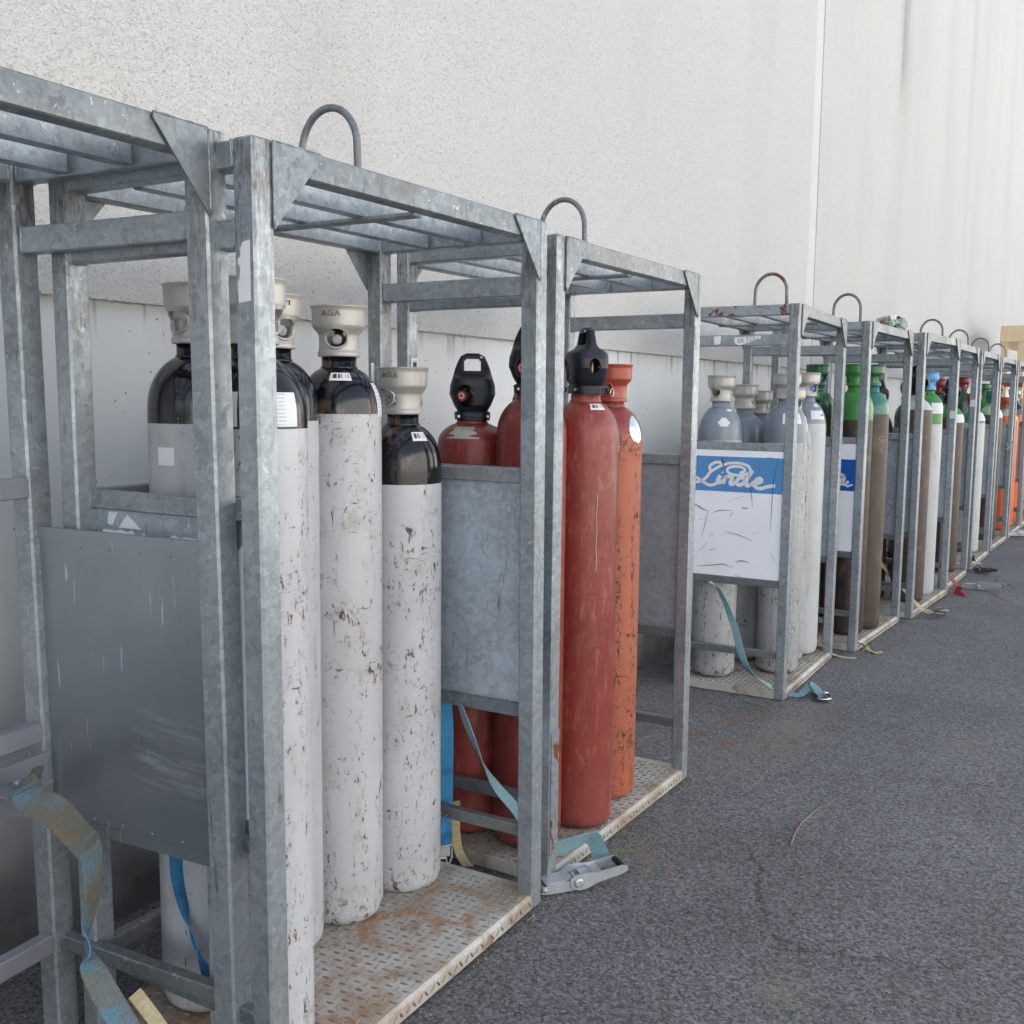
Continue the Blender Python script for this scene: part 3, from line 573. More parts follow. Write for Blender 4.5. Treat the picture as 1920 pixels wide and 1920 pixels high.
def make_cage(k):
    x,y,r,W,t=cages[k]; p=PS.get(k,.051)
    root=thing('cylinder_cage',CLAB[k],'cage',(x,y,0.0),(0,0,0),'cylinder cages standing in a row along the wall')
    root.rotation_euler=(0,t,r)
    far=k in 'GHIJK'
    for (cx,cy) in ((0,0),(W-p,0),(0,D-p),(W-p,D-p)): mkobj('post',post_me(p),root,(cx,cy,0))
    rx=round(W-2*p,3)
    mr='galv_rail'
    for i,yy in enumerate((.001,.186,.366,D-p+.003)):
        full=i in (0,3)
        mkobj('top_rail',rail_x_me(rx if full else round(W-2*p,3),.054,.045 if full else .03,mr if i==0 else 'galv'),root,(p,yy,H-.056))
    L=round(D-2*p,3)
    me=rail_y_me(L,.052,.045,'galv_rust' if k=='D' else 'galv'); mkobj('end_rail',me,root,(.003,p,H-.055)); mkobj('end_rail',rail_y_me(L,.052,.045,'galv'),root,(W-.048,p,H-.055))
    mkobj('cross_bar',rail_y_me(round(D-.045,3),.0115,.035,'galv_dirty'),root,(W/2-.017,.035,H-.0655))
    for xx in (.006,W-.046): mkobj('side_rail',rail_y_me(L,.055,.04,'galv'),root,(xx,p,1.797))
    for xx in (.008,W-.04): mkobj('low_rail',rail_y_me(L,.036,.03,'galv_rail'),root,(xx,p,.21 if k!='C' or xx>.5 else .245))
    if k!='A':
        for zz in (1.268,.2): mkobj('back_rail',rail_x_me(rx,.04,.03,'galv_dirty'),root,(p,D-.035,zz))
    else:
        for zz in (1.272,.718,.212): mkobj('back_rail',rail_x_me(rx,.045,.035,'lilac'),root,(p,D-.06,zz))
    for fl,gx in ((False,p-.006),(True,W-p+.006)):
        mkobj('gusset',gusset_me(fl,'galv_rail' if k in 'AC' else 'galv_dirty' if k=='B' else 'galv_rail'),root,(gx,-.0012,H-.001)); mkobj('gusset',gusset_me(fl,'galv'),root,(gx,D+.0042,H-.001))
    if k not in 'FK': mkobj('lifting_hoop',hoop_me('hoop_rust' if k=='D' else 'hoop'),root,(W/2,.301,H-.0))
    if k!='A': mkobj('floor_plate',plate_me(W,'tread_rings' if k=='B' else 'tread'),root)
    if k=='A': side_panel(root,W-.05,'alu',False)
    else:
        side_panel(root,.026 if k=='B' else 0,{'B':'torn','D':'sign','E':'sign2'}.get(k,'sheet'),True); side_panel(root,W-.045,'sheet',False)
    return root
CR={}
for k in cages: CR[k]=make_cage(k)
def wl(k,x,y,z): # cage-local -> world
    X,Y,r,W,t=cages[k]; a=x*math.cos(t)+z*math.sin(t); c=-x*math.sin(t)+z*math.cos(t)
    return Vector((X+a*math.cos(r)-y*math.sin(r),Y+a*math.sin(r)+y*math.cos(r),c))
# stickers on posts
sticker('barcode_sticker',CR['B'],(p/2+.003,D-p-.0012,1.60),(0,R_(90),0),.095,.036)
sticker('barcode_sticker',CR['C'],(p/2+.004,D-p-.0012,1.60),(0,R_(90),0),.095,.036)
sticker('barcode_sticker',CR['B'],(cages['B'][3]-p-.0012,D-p/2,1.57),(R_(90),R_(90),R_(-90)),.09,.036)
sticker('barcode_sticker',CR['F'],(cages['F'][3]-p-.0014,p/2,1.42),(0,0,R_(-90)),.036,.06,'label')
sticker('barcode_sticker',CR['G'],(cages['G'][3]-p-.0014,p/2,1.52),(0,0,R_(-90)),.036,.06,'label')
# torn paper on B front-left post
b=MB(); b.prism([(.047,1.795),(.022,1.79),(.014,1.77),(.012,1.745),(.004,1.742),(.003,1.725),(.012,1.715),(.010,1.68),(.002,1.665),(.004,1.602),(.046,1.608)][::-1],-.0014,-.0004,'x'); b.v=[Vector((v.x,.046-v.y*.72,1.694+(v.z-1.602)*.6)) for v in b.v]; b.obj('torn_label',G['paper'],CR['B'])
# labels on D side rail
b=MB(); b.prism([(.395,1.848),(.435,1.846),(.43,1.805),(.40,1.806)],.003,.0048,'x'); b.obj('paper_label',G['paper'],CR['D'])
b=MB(); b.prism([(.325,1.838),(.19,1.846),(.19,1.832),(.30,1.798),(.325,1.812)],.003,.0048,'x'); lb=b.obj('torn_label',G['paper'],CR['D'])
me=textmesh('ER TOU',.030); me.materials.append(G['greyink']); o=mkobj('lettering',me,lb); o.matrix_local=Matrix.Translation((.0022,.254,1.818))@Matrix.Rotation(R_(-8),4,'X')@Matrix(((0,0,-1,0),(-1,0,0,0),(0,1,0,0),(0,0,0,1)))
# flaking paint strip at foot of C front-left post
b=MB(); b.box(.002,.049,-.0022,-.0006,.10,.50); b.obj('rusty_strip',G['galv_rust'],CR['C'])
# bracket on cage A back-right post
b=MB(); W=cages['A'][3]; b.prism([(W-.30,.70),(W-.06,.70),(W-.06,.585),(W-.13,.575),(W-.30,.62)],D-.075,D-.071); b.box(W-.215,W-.10,D-.14,D-.0755,.655,.661); b.lathe([(.009,0),(.009,.012),(.006,.014)],6,T=Matrix.Translation((W-.165,D-.105,.661))); b.obj('strap_bracket',G['lilac'],CR['A'])
# ------------------------------------------------------------------ cylinders
RC=.1145
@memo
def body_me(zn,zs,mb,md,dh):
    prof=[(.0,.0)]; prof=[(.078,.0),(.095,.004),(.107,.014),(.1125,.028),(RC,.045)]; N=26
    zlow=.09; z0=zn-dh; prof+=[(RC,.3),(RC,z0)]
    dome=[]
    for i in range(1,13):
        t=math.sin(PI/2*i/12); dome.append((.046+(RC-.046)*max(0,1-t**2.6)**.75,z0+t*(zn-z0)))
    prof+=dome
    # split ring at zs
    out=[]
    for a,b_ in zip(prof,prof[1:]):
        out.append(a)
        if a[1]<zs<b_[1]: f=(zs-a[1])/(b_[1]-a[1]); out.append((a[0]+(b_[0]-a[0])*f,zs))
    out.append(prof[-1]); mats=[0 if (a[1]+b_[1])/2<zs else 1 for a,b_ in zip(out,out[1:])]
    m=MB(); m.lathe(out,56,mats); return m.mesh('body',[P[mb],P[md]])
@memo
def neck_me(h,md,wide):
    m=MB(); r=.047 if not wide else .050
    m.lathe([(r+.003,0),(r+.003,.005),(r,.008),(r,h-.002),(r-.004,h)],40); return m.mesh('neck_ring',[P[md]])
@memo
def cap_me(h,mc,two):
    # tulip guard with oval windows
    f=h/.135
    prof=[(.0565,0),(.0575,.002),(.0575,.010),(.056,.013),(.0545,.016)]
    for i in range(1,15):
        z=.016+i*(.054-.016)/14; prof.append((.0545-.001*math.sin(PI*i/14),z))
    for i in range(1,15):
        t=i/14; prof.append((.0545+(.0175)*(t*t*(3-2*t)),.054+t*.030))
    prof+=[(.0724,.094),(.0728,.106),(.0732,.118),(.0738,.128),(.0765,.1305),(.0765,.1335),(.0745,.135)]
    prof=[(r,z*f) for r,z in prof]; n=80; vs=[];fs=[]; ea,eb=.029,.0245; zc=.048*f; wins=(0,PI) if two else (0,)
    def dev(a,z,w):
        d=(a-w+PI)%(2*PI)-PI; return d*.0535/ea,(z-zc)/eb
    for r,z in prof:
        for i in range(n):
            a=2*PI*i/n; zz=z
            for w in wins:
                ex,ez=dev(a,z,w); e=math.hypot(ex,ez)
                if .72<e<1.28: ex/=e; ez/=e; a=w+ex*ea/.0535; zz=zc+ez*eb
            vs.append((r*math.cos(a),r*math.sin(a),zz))
    for j in range(len(prof)-1):
        for i in range(n):
            q=(j*n+i,j*n+(i+1)%n,(j+1)*n+(i+1)%n,(j+1)*n+i)
            c=sum((Vector(vs[k]) for k in q),Vector())/4; a=math.atan2(c.y,c.x)
            if any(math.hypot(*dev(a,c.z,w))<.985 for w in wins): continue
            fs.append(q)
    # inner shell
    n0=len(vs); vin=[]
    for v in vs:
        r=math.hypot(v[0],v[1]); k=(r-.0045)/r; vin.append((v[0]*k,v[1]*k,v[2]))
    edges={}
    for q in fs:
        for a,b_ in zip(q,q[1:]+q[:1]): edges[(a,b_)]=1
    rim=[(a,n0+a,n0+b_,b_) for (a,b_) in edges if (b_,a) not in edges]
    m=MB(); m.add(vs+vin,fs+[tuple(n0+k for k in reversed(q)) for q in fs]+rim,0,None,True)
    for w in wins:
        pts=[]
        for i in range(28): t=2*PI*i/28; a=w+math.cos(t)*(ea+.002)/.0535; z=zc+math.sin(t)*(eb+.002); r=.0555+max(0,(z-.056*f))*.55; pts.append((r*math.cos(a),r*math.sin(a),z))
        m.tube(pts,.0036,6,closed=True)
    me=m.mesh('valve_guard',[P[mc]]); autosmooth(me,50); return me
@memo
def valve_me(plug):
    m=MB(); m.lathe([(.016,0),(.016,.03),(.02,.032),(.02,.055),(.012,.06),(.012,.07)],16)
    m.lathe([(.016,.07),(.022,.075),(.022,.09),(.014,.097)],14,mat=1)
    T=Matrix.Translation((0,0,.044))@Matrix.Rotation(PI/2,4,'Y'); m.lathe([(.010,0),(.010,.034)],14,T=T); m.lathe([(.014,.034),(.014,.044),(.009,.046)],14,T=T,mat=2)
    return m.mesh('valve',[G['brass'],G['plasticin'],G[plug]])
@memo
def bigguard_me(mat='plastic'):
    # black plastic shell: squarish collar, bulging body, flat carrying handle
    Z=[0,.012,.026,.030]+[.032+i*.002 for i in range(92)]+[.2165,.220]
    def tab(z,T):
        for (a,b_),(c,d) in zip(T,T[1:]):
            if a<=z<=c: return b_+(d-b_)*(z-a)/(c-a)
        return T[-1][1]
    A=[(0,.058),(.026,.060),(.030,.050),(.05,.062),(.085,.076),(.115,.074),(.14,.066),(.17,.058),(.19,.050),(.21,.040),(.22,.022)]
    B=[(0,.054),(.026,.056),(.030,.052),(.05,.062),(.085,.064),(.115,.066),(.135,.064),(.143,.050),(.152,.030),(.165,.020),(.19,.018),(.21,.017),(.22,.012)]
    n=200; vs=[];fs=[]
    for z in Z:
        a,b_=tab(z,A),tab(z,B)
        for i in range(n):
            t=2*PI*i/n; c,s_=math.cos(t),math.sin(t); e=.62; x=a*math.copysign(abs(c)**e,c); y=b_*math.copysign(abs(s_)**e,s_)
            vs.append((x,y,z))
    def hole(c):
        x,y,z=c
        if .162<z<.203 and abs(x)<.034-.006*(z>.195) and abs(y)>.008: return True          # handle slot
        if y<0 and ((x+.028)/.032)**2+((z-.080)/.036)**2<1: return True                      # valve opening
        if abs(x)>.05 and ((y-.0)/.020)**2+((z-.092)/.024)**2<1: return True                  # side windows
        if y>0 and ((x)/.03)**2+((z-.085)/.028)**2<1: return True
        return False
    for j in range(len(Z)-1):
        for i in range(n):
            q=(j*n+i,j*n+(i+1)%n,(j+1)*n+(i+1)%n,(j+1)*n+i); c=sum((Vector(vs[k]) for k in q),Vector())/4
            if not hole(c): fs.append(q)
    n0=len(vs); vin=[]
    for v in vs:
        r=math.hypot(v[0],v[1]); k=max(.3,(r-.006)/r); vin.append((v[0]*k,v[1]*k,min(v[2],.215)))
    edges={}
    for q in fs:
        for a,b_ in zip(q,q[1:]+q[:1]): edges[(a,b_)]=1
    rim=[(a,n0+a,n0+b_,b_) for (a,b_) in edges if (b_,a) not in edges]
    top=(len(Z)-1)*n; m=MB(); m.add(vs+vin,fs+[tuple(n0+k for k in reversed(q)) for q in fs]+rim,0,None,True)
    m.add([vs[top+i] for i in range(n)],[tuple(range(n))])
    for sx in (-1,1):
        for sy in (-1,1):
            T=Matrix.Translation((sx*.048,sy*.0545,.013))@Matrix.Rotation(-sy*PI/2,4,'X'); m.lathe([(.008,-.002),(.008,.004)],12,T=T); m.lathe([(.004,.003),(.004,.006)],10,T=T,mat=1)
    for sy in (-1,1): T=Matrix.Translation((.028,sy*.018,.207))@Matrix.Rotation(-sy*PI/2,4,'X'); m.lathe([(.0035,-.001),(.0035,.003)],10,T=T,mat=1)
    me=m.mesh('plastic_guard',[G[mat],G['zinc']]); autosmooth(me,55); return me
@memo
def valve2_me():
    m=MB(); m.lathe([(.018,0),(.018,.05),(.024,.055),(.024,.11),(.014,.12),(.014,.13)],18); m.lathe([(.03,.130),(.034,.135),(.034,.148),(.02,.152)],18,mat=1)
    T=Matrix.Translation((-.0,-.0,.08))@Matrix.Rotation(R_(200),4,'Z')@Matrix.Rotation(PI/2,4,'Y'); 
    T=Matrix.Translation((-.012,-.008,.080))@Matrix.Rotation(R_(238),4,'Z')@Matrix.Rotation(PI/2,4,'Y')
    m.lathe([(.019,0),(.019,.03),(.021,.031),(.021,.048)],18,T=T,mat=1); m.lathe([(.017,.048),(.017,.0495)],18,T=T,mat=2); m.lathe([(.011,.0495),(.011,.051)],18,T=T,mat=3); m.lathe([(.005,.051),(.005,.053)],12,T=T,mat=2)
    return m.mesh('valve',[G['brass'],G['plasticin'],G['redplug'],G['pinkplug']])
def dome_r(z,zn,dh=.135):
    z0=zn-dh
    if z<=z0: return RC
    t=min(1,(z-z0)/dh); return .046+(RC-.046)*max(0,1-t**2.6)**.75
RT=random.Random(2)
def dome_patch(name,parent,zn,a0,w,z0,z1,mat,shape=None,n=10,dh=.135):
    # curved sticker lying on the shoulder; a0 centre angle, w width (m)
    m=MB(); vs=[];fs=[];uv=[]; rm=dome_r((z0+z1)/2,zn,dh)
    for j in range(n+1):
        z=z0+(z1-z0)*j/n; r=dome_r(z,zn,dh)+.0012
        ww=w*(math.sqrt(max(0,1-((j/n-.5)*2)**2)) if shape=='oval' else RT.uniform(.45,1.1) if shape=='torn' else 1)
        for i in range(n+1):
            a=a0+(i/n-.5)*ww/rm; vs.append((r*math.cos(a),r*math.sin(a),z))
    for j in range(n):
        for i in range(n): fs.append((j*(n+1)+i,j*(n+1)+i+1,(j+1)*(n+1)+i+1,(j+1)*(n+1)+i)); uv.append([(i/n,j/n),((i+1)/n,j/n),((i+1)/n,(j+1)/n),(i/n,(j+1)/n)])
    m.add(vs,fs,0,uv,True); return m.obj(name,G[mat] if mat in G else P[mat],parent)
def ring_text(parent,body,size,r,z,a0,mat,ext=.0026):
    me=textmesh(body,size,ext,0,1.2)
    for v in me.vertices:
        a=a0+v.co.x/r; rr=r+v.co.z; v.co=(rr*math.cos(a),rr*math.sin(a),z+v.co.y)
    me.materials.append(G['emboss']); return mkobj('embossed_lettering',me,parent)
A0=math.atan2(-1,-.85)  # roughly towards the viewer
def cyl(k,x,y,h,guard,cb,cd,cc,zs,label,plug='dull',win=None,zb=None,group='',lean=0,neck=.033,z0=.047,gh=None,stick=(),dh=.135):
    """h: top of the guard above ground. guard: tulip | plastic | none"""
    gh=gh or (.135 if guard=='tulip' else .222); zb_=h-gh-z0; zn=zb_-neck
    root=thing('gas_cylinder',label,'gas cylinder',(x,y,z0),(0,lean,0),group)
    mkobj('body',body_me(round(zn,3),round(zs-z0,3),cb,cd,dh),root); 
    mkobj('neck_ring',neck_me(round(neck,3),cd,guard=='plastic'),root,(0,0,zn-.003))
    w=A0+.3 if win is None else win
    if guard=='tulip':
        c=mkobj('valve_guard',cap_me(round(gh,3),cc,True),root,(0,0,zb_-.003),(0,0,w)); mkobj('valve',valve_me(plug),root,(0,0,zb_-.003),(0,0,w))
    elif guard=='plastic':
        c=mkobj('plastic_guard',bigguard_me(),root,(0,0,zb_-.003),(0,0,w)); mkobj('valve',valve2_me(),root,(0,0,zb_-.003),(0,0,w))
    for s_ in stick:
        kind,da,wd,dz0,dz1=s_[:5]; dome_patch('sticker',root,zn,A0+da,wd,zn+dz0,zn+dz1,kind,(s_[5] if len(s_)>5 else None),10,dh)
    root['_zn']=zn; root['_zb']=zb_; return root
gB='white gas cylinders with black shoulders'; gC='red gas cylinders'; gD='grey-shouldered gas cylinders'; gE='brown gas cylinders with green shoulders'
BL1=cyl('B',1.700,1.885,1.775,'tulip','white2','black','silver',1.455,'white black-shouldered cylinder left of the near corner posts, square label below its shoulder',group=gB,win=A0+2.2,stick=(('paper',-.72,.045,-.245,-.205),))
BF1=cyl('B',1.605,1.615,1.765,'tulip','white','black','silver',1.452,'front black-shouldered cylinder half hidden behind the two near corner posts, printed label on shoulder',group=gB,win=A0+.9,stick=(('label',.35,.10,-.14,-.07),('label',-.75,.09,-.14,-.07)))
BF2=cyl('B',1.962,1.903,1.777,'tulip','white2','black','silver',1.458,'black-shouldered cylinder squeezed directly behind the front one, cap window showing the valve',group=gB,win=A0+.5,stick=(('barcode',.1,.05,-.04,-.018),))
B1=cyl('B',2.192,1.880,1.765,'tulip','white','black','silver',1.474,'tall rust-chipped white cylinder with black shoulder and round cap window, left of the shorter one',group=gB,win=A0-.30,stick=(('barcode',-.12,.055,-.035,-.014),('label',1.15,.05,-.13,-.04)))
B2=cyl('B',2.438,1.851,1.609,'tulip','white','black','silver',1.272,'shorter white cylinder with blue-black shoulder, its cap lower than the others, nearest the red ones',group=gB,win=A0+1.9,stick=(('barcode',.35,.045,-.045,-.02),))
for o_,a in ((B1,-.45),(B2,-.75)):
    gh=.135; zb_=o_['_zb']; ring_text(o_,'AGA',.023,.0735,zb_+.102,A0+a,P['silver'])
ring_text(B2,'M 33',.014,.0545,B2['_zb']+.040,A0-.8,P['silver']); ring_text(B2,'1137',.010,.0545,B2['_zb']+.024,A0-.75,P['silver'])
ring_text(BF2,'PT',.018,.0735,BF2['_zb']+.102,A0+.45,P['silver'])
C1=cyl('C',2.905,1.915,1.672,'plastic','red','red','red',.2,'red cylinder with black handled guard and scraped pale patch, leftmost of the red ones',group=gC,win=A0+1.35,neck=.012,stick=(('silver',-.6,.10,-.05,-.012,'torn'),),dh=.075)
C2=cyl('C',2.912,1.689,1.762,'plastic','red','red','red',.2,'bright red cylinder behind the paired corner posts, only its two edges showing',group=gC,win=A0+1.3,neck=.02)
C3=cyl('C',3.33,1.925,1.63,'plastic','red','red','red',.2,'mostly hidden red cylinder at the back, its black guard peeking out below a taller guard',group=gC,win=A0+1.5,neck=.02)
C4=cyl('C',3.145,1.614,1.763,'plastic','red','red','red',.2,'front dull red cylinder with big black plastic guard, white scratch running down its side',group=gC,win=A0+.0,neck=.028,stick=(('barcode',.15,.05,-.028,-.008),('label',1.2,.03,-.33,-.22),('label',1.1,.03,-.17,-.12)))
b=MB(); b.tube([(RC*math.cos(A0+.012*math.sin(k*1.3))*1.004,RC*math.sin(A0+.012*math.sin(k*1.3))*1.004,1.16-k*.02) for k in range(14)],.0007,5); b.obj('long_scratch',G['paper'],C4)
C5=cyl('C',3.427,1.654,1.649,'tulip','orange','red','redcap',1.40,'faded orange cylinder with red flared cap and round silver label on its shoulder',group='',win=A0-.95,neck=.02,stick=(('chrome',.62,.085,-.13,-.03,'oval'),))
b=MB(); ringp=[(.085*math.cos(A0-.4)+.014*math.cos(t),.085*math.sin(A0-.4),.0+.014*math.sin(t)) for t in [i*2*PI/16 for i in range(16)]]; b.tube(ringp,.0018,6,closed=True); o=b.obj('ring_pull',G['chrome'],C5,loc=(0,0,C5['_zb']+.03))
D1=cyl('D',5.295,1.913,1.655,'tulip','greywhite','bluegrey','silver',1.315,'blue-grey shouldered cylinder with bare tall cap, leftmost above the large scratched sign',group=gD,win=A0+2.0,stick=(('paper',.15,.035,-.022,-.01,'oval'),('paper',-.35,.06,-.10,-.055,'torn')),dh=.16)
D2=cyl('D',5.72,1.925,1.615,'tulip','greywhite','bluegrey','silver',1.28,'blue-grey shouldered cylinder second above the sign, its silver cap speckled with rust holes',group=gD,win=A0+.8,dh=.16)
D3=cyl('D',5.985,1.925,1.585,'tulip','greywhite','bluegrey','silver',1.25,'lowest blue-grey shouldered cylinder at the back above the sign, mostly hidden',group=gD,win=A0+1.0,dh=.16)
D4=cyl('D',5.554,1.640,1.670,'tulip','greywhite','bluegrey','silver',1.30,'grey-shouldered cylinder with badly scuffed body beside the sign post, labels with a green diamond',group=gD,win=A0-.1,plug='blueplug',stick=(('label',-.25,.10,-.10,-.045),('paper',.9,.05,-.14,-.06)),dh=.16)
D6=cyl('D',5.800,1.682,1.60,'tulip','greywhite','bluegrey','silver',1.27,'pale cylinder squeezed between two others right of the sign post, hardly showing',group=gD,win=A0,dh=.16)
D5=cyl('D',6.041,1.667,1.688,'tulip','whiteclean','bluegrey','silver',1.395,'clean pale cylinder with grey shoulder and blue valve plug, rightmost in the large-sign cage',group=gD,win=A0+.25,plug='blueplug',stick=(('label',.1,.09,-.10,-.05),('label',.2,.03,-.03,-.012)),dh=.16)
for o_,da,dz in ((D4,-.02,-.07),(D5,.35,-.073)):
    zn=o_['_zn']; m=MB(); a=A0+da; r=dome_r(zn+dz,zn,.16)+.003; T=Matrix.Translation((r*math.cos(a),r*math.sin(a),zn+dz))@Matrix.Rotation(a,4,'Z')@Matrix.Rotation(R_(-48),4,'Y')
    m.add([(0,-.013,0),(0,0,-.013),(0,.013,0),(0,0,.013)],[(0,1,2,3)],T=T); m.obj('hazard_diamond',G['greendiamond'],o_)
E1=cyl('E',6.90,1.84,1.765,'tulip','darkbrown','green','green',1.30,'cylinder with tall dark green cap and blue plug, left of the bright green cap',group=gE,win=A0+.1,plug='blueplug')
E2=cyl('E',6.60,1.80,1.60,'tulip','darkbrown','darkgreen','green',1.25,'shorter dark green cylinder below the tall green cap, white label on its shoulder',group=gE,win=A0+.4,plug='blueplug',stick=(('label',.2,.09,-.09,-.03),))
E4=cyl('E',6.958,1.504,1.763,'tulip','brown','teal','green',1.445,'front brown cylinder with teal shoulder and faded paint marks on its body',group=gE,win=A0+.9,neck=.04)
ring_text(E4,'CU',.045,RC+.0006,1.23,A0+.15,P['cream'],.0003)
E5=cyl('E',6.724,1.553,1.760,'tulip','darkbrown','brightgreen','brightgreen',1.41,'dark brown cylinder with bright green cap and shoulder, right above the torn blue sign',group=gE,win=A0+1.2,neck=.035)
F3=cyl('F',7.80,1.74,1.78,'plastic','darkbrown','darkgreen','green',1.42,'dark cylinder with black plastic guard at the back left of the hoopless cage',group=gE,win=A0+1.0)
F4=cyl('F',8.08,1.70,1.70,'plastic','darkbrown','darkgreen','green',1.40,'dark green shouldered cylinder with black guard, behind the white-shouldered one',group=gE,win=A0+.2)
F1=cyl('F',8.089,1.425,1.80,'plastic','brown','whiteclean','green',1.47,'brown cylinder with chipped white shoulder and black guard, in the hoopless cage',win=A0+.3)
F2=cyl('F',8.450,1.410,1.756,'tulip','whiteclean','brightgreen','lightblue',1.36,'pale cylinder with green shoulder under a light blue cap, rust at its foot',win=A0+.8,neck=.03,stick=(('label',.1,.12,-.15,-.07),))
G4=cyl('G',9.32,1.70,1.77,'plastic','darkbrown','darkgreen','green',1.42,'black-guarded dark green cylinder at the back of the cage with the red strap',group=gE,win=A0+.6)
G1=cyl('G',9.72,1.43,1.74,'plastic','brown','brightgreen','green',1.40,'brown cylinder with light green shoulder and white label, next to the two barcoded posts',group=gE,win=A0+.4,stick=(('label',.2,.12,-.13,-.06),))
H2=cyl('H',10.65,1.68,1.75,'tulip','darkbrown','darkgreen','darkred',1.42,'cylinder with dark red cap, left of the cage holding the short white one',win=A0+.4)
H1=cyl('H',11.15,1.43,1.62,'tulip','whiteclean','teal','darkred',1.33,'short white cylinder with teal shoulder and white label near the right',win=A0+.4,stick=(('label',.2,.14,-.10,-.02),))
I4=cyl('I',12.0,1.66,1.80,'tulip','darkbrown','darkgreen','darkred',1.42,'cylinder with dark red cap and green shoulder seen between two far posts',win=A0+.3)
I1=cyl('I',12.30,1.40,1.66,'tulip','brown','palegreen','teal',1.40,'brown cylinder with pale green and white shoulder, third cage from the right',win=A0+.6,stick=(('label',.2,.12,-.12,-.04),))
J5=cyl('J',13.62,1.64,1.76,'tulip','darkbrown','brightgreen','green',1.36,'dark cylinder with glossy green cap and shoulder in the far cages',group=gE,win=A0+.9)
J1=cyl('J',13.36,1.37,1.60,'tulip','brightorange','palegreen','redcap',1.38,'bright orange cylinder left of the other orange one at the right edge',win=A0+.4)
J2=cyl('J',13.72,1.37,1.58,'tulip','brightorange','cream','redcap',1.34,'bright orange cylinder with flaking pale shoulder at the right edge',win=A0+.4)
K1=cyl('K',14.95,1.64,1.77,'tulip','darkred','darkbrown','redcap',1.2,'dark red-brown capped cylinder just before the wooden crate',win=A0+.4)
K2=cyl('K',14.6,1.40,1.70,'tulip','brightorange','black','silver',1.38,'orange cylinder with black and white shoulder at the extreme right edge',win=A0+.4)
# ------------------------------------------------------------------ straps, ratchets
def strap(name,label,pts,wv,w,mat,group=None,th=.0025,sub=6):
    m=MB(); m.ribbon(pts,wv,w,th,sub=sub); o=m.obj(name,G[mat]); return tag(o,label,'strap',group)
gS='lashing straps of the cages'
YA_=1.86
q=lambda u,v,y:aty(u,v,y)
# hanging strap at cage A
pts=[q(75,1462,1.95),q(50,1470,1.93),q(60,1500,1.90),q(100,1520,1.86),q(140,1560,1.83),q(168,1590,1.82)]
s1=strap('hanging_strap','grimy faded blue strap hanging from the bracket at the left edge, folded and twisted',pts,[(.9,.1,1),(.9,.1,1),(.8,.2,.9),(.75,0,.8),(.85,0,.6),(1,0,.45)],.062,'web_grime',gS)
m=MB(); m.ribbon([q(160,1575,1.822),q(172,1610,1.84),q(172,1680,1.85),q(165,1730,1.85),q(163,1775,1.84),q(166,1800,1.835),q(190,1850,1.80),q(222,1905,1.76),q(262,1975,1.70)],[(1,0,.4),(1,.1,.1),(1,.3,0),(.9,.5,0),(.4,.9,.1),(.6,.4,.3),(1,0,.35),(1,0,.45),(1,0,.5)],.056,.0025)
m.obj('strap_tail',G['web_faded'],s1)
m=MB(); m.ribbon([q(252,1862,1.76),q(285,1905,1.72),(q(320,1955,1.68))],(1,0,.6),.03,.006); m.obj('strap_end',G['web_cream'],s1)
strap('blue_strap','dark blue strap hanging across the white cylinder below the aluminium sheet',[atx(333,1540,1.575),atx(333,1630,1.575),atx(345,1700,1.575),atx(362,1760,1.57),atx(385,1815,1.56),atx(415,1875,1.55)],[(1,0,0),(1,.1,0),(.9,.5,.1),(.4,.9,.1),(.7,.7,.2),(1,.2,.4)],.046,'web_blue',gS)
# wide blue strap with hook at B right end
s2=strap('blue_strap','bright blue strap hanging beside the shorter white cylinder, ending in a wire hook',[q(822,1275,1.83),q(832,1300,1.82),q(838,1360,1.82),q(838,1450,1.82),q(837,1530,1.82),q(836,1585,1.82)],(.75,-.5,0),.042,'web_blue',gS)
m=MB(); a=q(833,1592,1.815); u=Vector((.75,-.5,0)).normalized(); Z=Vector((0,0,1))
m.tube([a-u*.026+Z*.01,a+u*.026+Z*.01,a+u*.026-Z*.03,a+u*.018-Z*.052,a+u*.008-Z*.045,a+u*.006-Z*.03,a-u*.026-Z*.028],.0032,8); m.add([a-u*.024+Z*.006,a+u*.02+Z*.006,a+u*.02-Z*.026,a-u*.024-Z*.026],[(0,1,2,3)]); m.obj('hook',G['zinc'],s2)
strap('cream_strap','worn cream strap end curling down to the floor beside the bright blue strap',[q(855,1502,1.80),q(855,1560,1.80),q(862,1600,1.80),q(885,1630,1.78),q(915,1641,1.76)],[(.6,-.6,0),(.6,-.6,0),(.5,-.6,.2),(.5,-.5,.4),(.4,-.4,.5)],.028,'web_cream',gS)
strap('thin_strap','faded blue strap running diagonally in front of the dark red cylinder bases',[q(862,1320,1.72),q(880,1370,1.70),q(910,1440,1.66),q(935,1480,1.62),q(965,1515,1.58),q(985,1550,1.55)],[(.5,.8,0),(.3,.9,.2),(.6,.6,.3),(1,.2,.4),(1,0,.4),(1,0,.4)],.04,'web_teal',gS)
